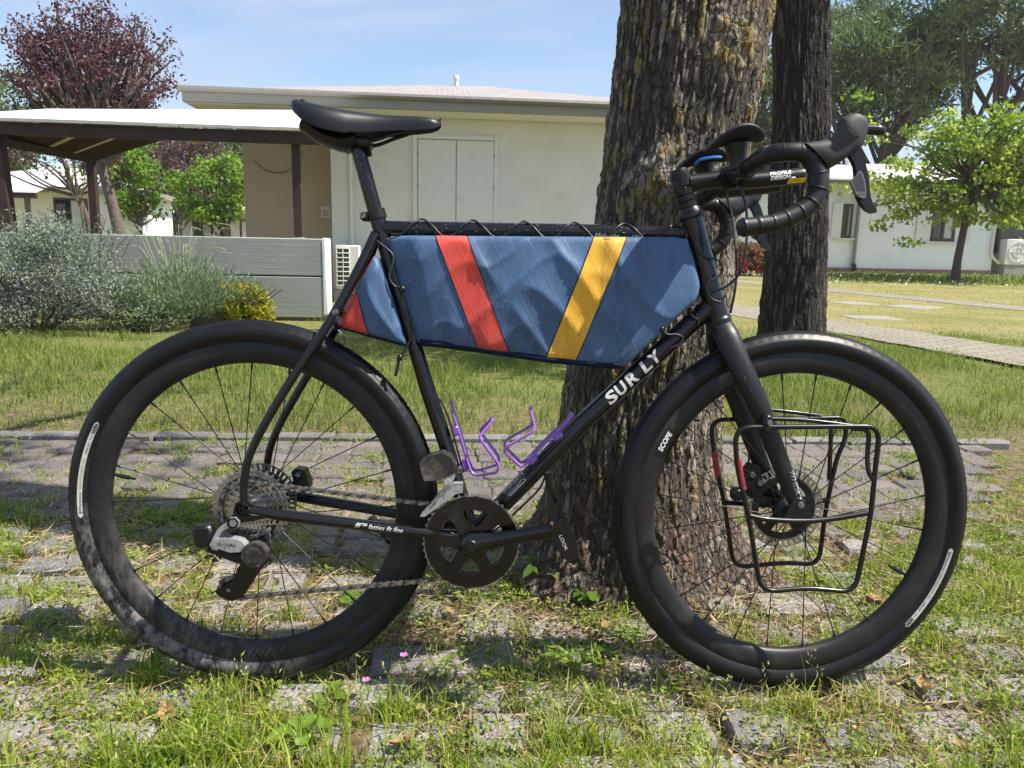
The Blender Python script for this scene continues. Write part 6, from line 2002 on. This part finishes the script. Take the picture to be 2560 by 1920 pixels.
# water beads on frame and tyres
rng = np.random.default_rng(77)
def beads(name, pts, rad, parent, mw=None):
    mb = MB()
    for p, r in zip(pts, rad):
        p = Vector(p)
        v = [p + Vector(q) * r for q in ((1, 0, 0), (.3, -.2, .95), (-.8, -.2, .59), (-.8, -.2, -.59), (.3, -.2, -.95), (0, -1, 0))]
        v[0] = p + Vector((1, -.2, 0)) * r
        mb.add(v, [(5, 1, 0), (5, 2, 1), (5, 3, 2), (5, 4, 3), (5, 0, 4)])
    o = part(name, mb, WATER, parent, mw, ang=80)
    o['kind'] = 'stuff'
    return o
WATER, wt_, wb_ = new_mat('water_bead')
wb_.inputs['Base Color'].default_value = (.75, .8, .85, 1)
wb_.inputs['Roughness'].default_value = .04
wb_.inputs['Specular IOR Level'].default_value = .9
wb_.inputs['Transmission Weight'].default_value = .75
wb_.inputs['IOR'].default_value = 1.33
pts, rad = [], []
for k in range(150):
    s = rng.uniform(0, 1); a = rng.uniform(-1.1, 1.2)
    pts.append((.26 + .54 * s, -.0143 * cos(a), .8795 + .0143 * sin(a))); rad.append(rng.uniform(.0006, .0013))
beads('water_beads', pts, rad, bike)
pts, rad = [], []
for k in range(90):
    s = rng.uniform(0, 1); a = rng.uniform(-1.2, 1.2)
    pts.append((.234 - .036 * s, -.0139 * cos(a) , .9 + .12 * s + .0) if k % 5 == 0 else (.9 + .12 * s ** 1.2, -.0545 - .0115 * cos(a), .655 - .27 * s ** 1.2 + 0)); 
    q = pts[-1]; pts[-1] = (q[0] + .015 * sin(a), q[1], q[2]); rad.append(rng.uniform(.0004, .0010))
beads('water_beads', pts, rad, bike, STEER)

pts, rad = [], []
for k in range(110):
    a = rng.uniform(0, 2 * pi); r = rng.uniform(.279, .349)
    yy = rim_y(r) if r < .311 else -float(np.interp(r, [.311, .318, .3255, .3325, .3385, .344, .350], [.0146, .0192, .0214, .0214, .0196, .016, .008]))
    pts.append((r * cos(a), yy - .0002, r * sin(a))); rad.append(rng.uniform(.0003, .0007))
beads('water_beads', pts, rad, front)

# ------------------------------------------------------------------ frame bag: a thing of its own laced into the frame
def cloth(name, col, var=.2, grid=True):
    m, t, b = new_mat(name)
    tc = t.nodes.new('ShaderNodeTexCoord').outputs['Object']
    n = noise(t, 7, 6, .6, vec=tc)
    f = noise(t, 60, 4, .7, vec=tc)
    c = ramp(t, n, [(.3, tuple(q * (1 - var) for q in col)), (.7, tuple(min(1, q * (1 + var)) for q in col))])
    # drying stains that run down the cloth
    st_ = noise(t, 10, 7, .7, vec=tc, stretch=(3.2, 1, .5))
    c = mixc(t, ramp(t, st_, [(.52, 0.), (.66, .6)]), c, tuple(q * .4 for q in col))
    # mud speckle low on the bag
    sep = t.nodes.new('ShaderNodeSeparateXYZ'); t.links.new(tc, sep.inputs[0])
    lowz = N(t, 'ShaderNodeMapRange'); lowz.inputs['From Min'].default_value = .74; lowz.inputs['From Max'].default_value = .64
    t.links.new(sep.outputs['Z'], lowz.inputs['Value'])
    md = mixc(t, 1., lowz.outputs[0], ramp(t, noise(t, 130, 6, .75, vec=tc), [(.55, 0.), (.68, .7)]), 'MULTIPLY')
    c = mixc(t, md, c, (.22, .19, .15))
    if grid:
        lines = None
        for ang_, sc in ((28, 34.), (-24, 34.)):
            mp = t.nodes.new('ShaderNodeMapping'); mp.inputs['Rotation'].default_value = (0, radians(ang_), 0)
            t.links.new(tc, mp.inputs['Vector'])
            w = N(t, 'ShaderNodeTexWave', Scale=sc / 3.2)
            w.bands_direction = 'X'
            t.links.new(mp.outputs['Vector'], w.inputs['Vector'])
            l = ramp(t, w.outputs['Fac'], [(.0, 1.), (.018, 0.)])
            lines = l if lines is None else mixc(t, 1., lines, l, 'LIGHTEN')
        c = mixc(t, mixc(t, .75, (0, 0, 0), lines, 'MIX'), c, tuple(min(1, q * 1.35 + .02) for q in col)) if False else c
        c = mixc(t, ramp(t, lines, [(0, 0.), (1, .26)]), c, tuple(min(1, q * 1.3 + .03) for q in col))
        bump(t, b, mixc(t, .5, f, lines), .25, .002)
    t.links.new(c, b.inputs['Base Color'])
    t.links.new(ramp(t, n, [(.3, .48), (.7, .66)]), b.inputs['Roughness'])
    b.inputs['Sheen Weight'].default_value = .1
    return m
CL = {'blue': cloth('blue_sailcloth', (.040, .096, .200)), 'red': cloth('red_sailcloth', (.60, .055, .035), .12), 'gold': cloth('yellow_sailcloth', (.66, .355, .018), .12), 'seam': plain('navy_binding', (.010, .018, .040), .85, spec=.1)}

BT = [(.2500, .8590), (.2790, .8640), (.45, .8665), (.62, .8690), (.7844, .8718), (.8060, .8680)]
BBm = [(.3120, .6680), (.3600, .6655), (.4260, .6580), (.5624, .6410), (.6600, .6335), (.7010, .6335)]
BL = [(.2500, .8590), (.2680, .8100), (.2800, .7700), (.3120, .6680)]
BR = [(.8060, .8680), (.8220, .8250), (.8325, .7850), (.8290, .7600), (.7850, .7160), (.7010, .6335)]
def poly_at(p, s):
    p = np.array(p)
    d = np.concatenate([[0], np.cumsum(np.hypot(*np.diff(p, axis=0).T))])
    return np.array([np.interp(s * d[-1], d, p[:, 0]), np.interp(s * d[-1], d, p[:, 1])])
def coons(u, v, T, Bm, Lf, Rt):
    t_, b_, l_, r_ = poly_at(T, u), poly_at(Bm, u), poly_at(Lf, v), poly_at(Rt, v)
    c = (1 - v) * t_ + v * b_ + (1 - u) * l_ + u * r_
    return c - ((1 - u) * (1 - v) * np.array(T[0]) + u * (1 - v) * np.array(T[-1]) + (1 - u) * v * np.array(Bm[0]) + u * v * np.array(Bm[-1]))
def bag_y(x, z, u, v, base=.026, amp=.022):
    base = .0105 + (base - .0105) * min(1., (u / .09)) ** 1.2
    e_ = np.clip(4 * u * (1 - u), 0, 1) ** .4 * np.clip(4 * v * (1 - v), 0, 1) ** .45
    P = np.array([x * 9, z * 9, 1.7])
    q = np.array([(x * .8 + z * .6) * 15, (z * .8 - x * .6) * 5, 3.3])
    q2 = np.array([(x * .7 - z * .7) * 22, (x + z) * 6, 8.3])
    wr = (vnoise(P) - .5) * .009 + (1 - abs(2 * vnoise(q) - 1)) ** 3 * .0070 + (1 - abs(2 * vnoise(q2) - 1)) ** 4 * .0050
    return base + amp * e_ + wr * e_ ** .5
def make_bag(name, label, T, Bm, Lf, Rt, nu, nv, base, amp):
    bag = thing(name, label, 'bag', mw=BIKE, group='blue striped bags in the bicycle frame')
    UV = [[coons(i / nu, j / nv, T, Bm, Lf, Rt) for i in range(nu + 1)] for j in range(nv + 1)]
    Yn = [[bag_y(UV[j][i][0], UV[j][i][1], i / nu, j / nv, base, amp) for i in range(nu + 1)] for j in range(nv + 1)]
    nearg = [[(UV[j][i][0], -Yn[j][i], UV[j][i][1]) for i in range(nu + 1)] for j in range(nv + 1)]
    farg = [[(UV[j][i][0], Yn[j][i], UV[j][i][1]) for i in range(nu + 1)] for j in range(nv + 1)]
    mb = MB().grid(nearg)
    mb.f = [tuple(reversed(f)) for f in mb.f]
    o0 = len(mb.v)
    mb.grid(farg)
    W = nu + 1
    ring_ = [i for i in range(W)] + [j * W + nu for j in range(1, nv + 1)] + [nv * W + i for i in range(nu - 1, -1, -1)] + [j * W for j in range(nv - 1, 0, -1)]
    for a, b in zip(ring_, ring_[1:] + ring_[:1]):
        mb.f.append((a, b, b + o0, a + o0))
    body = part('bag_body', mb, CL['blue'], bag, ang=60)
    return bag, np.array(UV), np.array(Yn)
nu, nv = 110, 46
bag, UV, YN = make_bag('frame_bag', 'large blue frame bag with one red and one yellow stripe', BT, BBm, BL, BR, nu, nv, .024, .014)
flat_uv, flat_y = UV.reshape(-1, 2), YN.ravel()
def y_at(x, z):
    d = (flat_uv[:, 0] - x) ** 2 + (flat_uv[:, 1] - z) ** 2
    i = np.argpartition(d, 4)[:4]
    w = 1 / (d[i] + 1e-8)
    return float((flat_y[i] * w).sum() / w.sum())
def patch(name, mat, a, b, c, d, parent, ns=9, nt=34, lift=.0013, yf=None):
    a, b, c, d = (np.array(q) for q in (a, b, c, d))
    rows = []
    for j in range(nt + 1):
        t_ = j / nt
        l_, r_ = a + (d - a) * t_, b + (c - b) * t_
        rows.append([])
        for i in range(ns + 1):
            p = l_ + (r_ - l_) * i / ns
            rows[-1].append((p[0], -(yf or y_at)(p[0], p[1]) - lift, p[1]))
    mb = MB().grid(rows)
    mb.f = [tuple(reversed(f)) for f in mb.f]
    return part(name, mb, mat, parent, ang=60)
patch('red_stripe', CL['red'], (.3458, .8652), (.4025, .8657), (.4840, .6515), (.4275, .6585), bag)
patch('yellow_stripe', CL['gold'], (.6345, .8690), (.6930, .8697), (.6045, .6375), (.5510, .6428), bag)
for a, b in (((.3455, .8652), (.4272, .6585)), ((.4030, .8657), (.4845, .6515)), ((.6342, .8690), (.5507, .6428)), ((.6935, .8697), (.6050, .6375))):
    pth = [(a[0] + (b[0] - a[0]) * t_, -y_at(a[0] + (b[0] - a[0]) * t_, a[1] + (b[1] - a[1]) * t_) - .0012, a[1] + (b[1] - a[1]) * t_) for t_ in np.linspace(0, 1, 30)]
    part('seam', MB().tube(pth, .0009, 5), CL['seam'], bag, ang=60)
pth = [(UV[nv, i, 0], -YN[nv, i] * .9, UV[nv, i, 1] + .002) for i in range(2, nu - 1, 3)]
part('bottom_binding', MB().tube(pth, .0075, 8, flat=1.5), CL['seam'], bag, ang=60)
# lacing cord round the top tube and the other tubes
def cord(pts, r=.0021, k=6):
    part('lashing_cord', MB().tube(smooth_path(pts, k), r, 7), B['hose'], bag, ang=60)
hel = []
for k in range(6):
    x0 = .262 + k * .0935
    hel += [(x0, -.0172, .8672), (x0 + .020, -.0172, .8676), (x0 + .040, -.0150, .8860), (x0 + .056, -.0050, .8962), (x0 + .074, -.0150, .8855)]
hel.append((.805, -.017, .869))
for k in range(0):
    a = 2 * pi * k / 14
    x = .262 + k / 14 * .0895
    w = sin(a)
    hel.append((x, -.0170 * max(-.45, cos(a - .2)) - .002, .8790 + .0175 * sin(a - .2) - .004 * (1 - sin(a - .2)) * .5))
cord(hel, .0019, 5)
cord([(.232, -.014, .858), (.245, -.019, .848), (.268, -.022, .826), (.262, -.030, .79), (.272, -.031, .772), (.286, -.029, .768), (.284, -.026, .745), (.292, -.020, .715), (.304, -.021, .70), (.300, -.020, .675), (.290, -.021, .655), (.284, -.022, .642)])
cord([(.286, -.0225, .648), (.279, -.0235, .640), (.278, -.0235, .628), (.273, -.023, .606)], .0030)
cord([(.820, -.024, .862), (.836, -.027, .838), (.862, -.025, .832), (.874, -.023, .815), (.862, -.027, .800), (.845, -.03, .79), (.850, -.028, .765), (.872, -.026, .755), (.880, -.024, .768)])
cord([(.760, -.030, .705), (.775, -.027, .694), (.792, -.024, .694), (.806, -.021, .688), (.800, -.022, .676), (.782, -.022, .668)])
cord([(.815, -.028, .735), (.824, -.026, .725), (.832, -.022, .722), (.834, -.0205, .712)])
for c in ((.286, -.030, .767), (.281, -.024, .641), (.765, -.028, .703), (.818, -.029, .740)):
    part('cord_lock', MB().bbox(c, (.010, .010, .012), .003), B['parts'], bag)
pts, rad = [], []
for k in range(300):
    i, j = rng.integers(2, nu - 2), rng.integers(1, nv - 2)
    if j > nv * .55 and rng.uniform() < .7:
        continue
    x, z = UV[j, i]
    pts.append((x, -YN[j, i] - .0003, z)); rad.append(rng.uniform(.0005, .0012))
beads('water_beads', pts, rad, bag)

# small bag behind the seat tube
sb, UV2, YN2 = make_bag('frame_bag', 'small blue bag with red corner behind the seat tube', [(.2320, .8270), (.2400, .8230)], [(.1605, .6985), (.2250, .6810), (.2930, .6640)], [(.2320, .8270), (.2010, .7740), (.1605, .6985)], [(.2400, .8230), (.2640, .7560), (.2930, .6640)], 30, 30, .020, .012)
fu, fy = UV2.reshape(-1, 2), YN2.ravel()
def y_at2(x, z):
    d = (fu[:, 0] - x) ** 2 + (fu[:, 1] - z) ** 2
    i = np.argpartition(d, 4)[:4]
    w = 1 / (d[i] + 1e-8)
    return float((fy[i] * w).sum() / w.sum())
patch('red_panel', CL['red'], (.2000, .7725), (.2015, .7700), (.2235, .6815), (.1605, .6985), sb, yf=y_at2)
patch('red_edge', CL['red'], (.2300, .8235), (.2330, .8215), (.2030, .7660), (.2000, .7725), sb, yf=y_at2, ns=3)
pth = [(.2015 + (.2235 - .2015) * t_, -y_at2(.2015 + .022 * t_, .77 - .0885 * t_) - .0012, .7700 + (.6815 - .7700) * t_) for t_ in np.linspace(0, 1, 16)]
part('seam', MB().tube(pth, .0009, 5), CL['seam'], sb, ang=60)
part('bottom_binding', MB().tube([(UV2[30, i, 0], -YN2[30, i] * .8, UV2[30, i, 1] + .001) for i in range(0, 31, 3)], .005, 8, flat=1.4), CL['seam'], sb, ang=60)
for pts in ([(.207, -.012, .805), (.215, -.020, .800), (.226, -.022, .806), (.224, -.020, .812)], [(.180, -.030, .772), (.186, -.046, .752), (.199, -.044, .757), (.200, -.030, .768)], [(.150, -.045, .712), (.158, -.052, .705), (.170, -.050, .712), (.168, -.04, .722)], [(.168, -.03, .690), (.176, -.03, .682), (.180, -.028, .672), (.180, -.027, .662)]):
    part('lashing_cord', MB().tube(smooth_path(pts, 5), .0014, 6), B['hose'], sb, ang=60)

# ------------------------------------------------------------------ the faint milky air of a bright damp day
hz = MB().box((0, 0, 0), (700, 900, 24))
hm = bpy.data.materials.new('haze')
hm.use_nodes = True
ht = hm.node_tree
ht.nodes.remove(ht.nodes['Principled BSDF'])
hv = ht.nodes.new('ShaderNodeVolumePrincipled')
hv.inputs['Color'].default_value = (.93, .96, 1, 1)
hv.inputs['Density'].default_value = .0005
hv.inputs['Anisotropy'].default_value = .2
ht.links.new(hv.outputs['Volume'], ht.nodes['Material Output'].inputs['Volume'])
ho = put('haze', hz.mesh('haze', hm, 0))
ho.location = (0, 280, 10.9)
ho['kind'] = 'stuff'
ho['label'] = 'thin pale haze in the air over the garden'
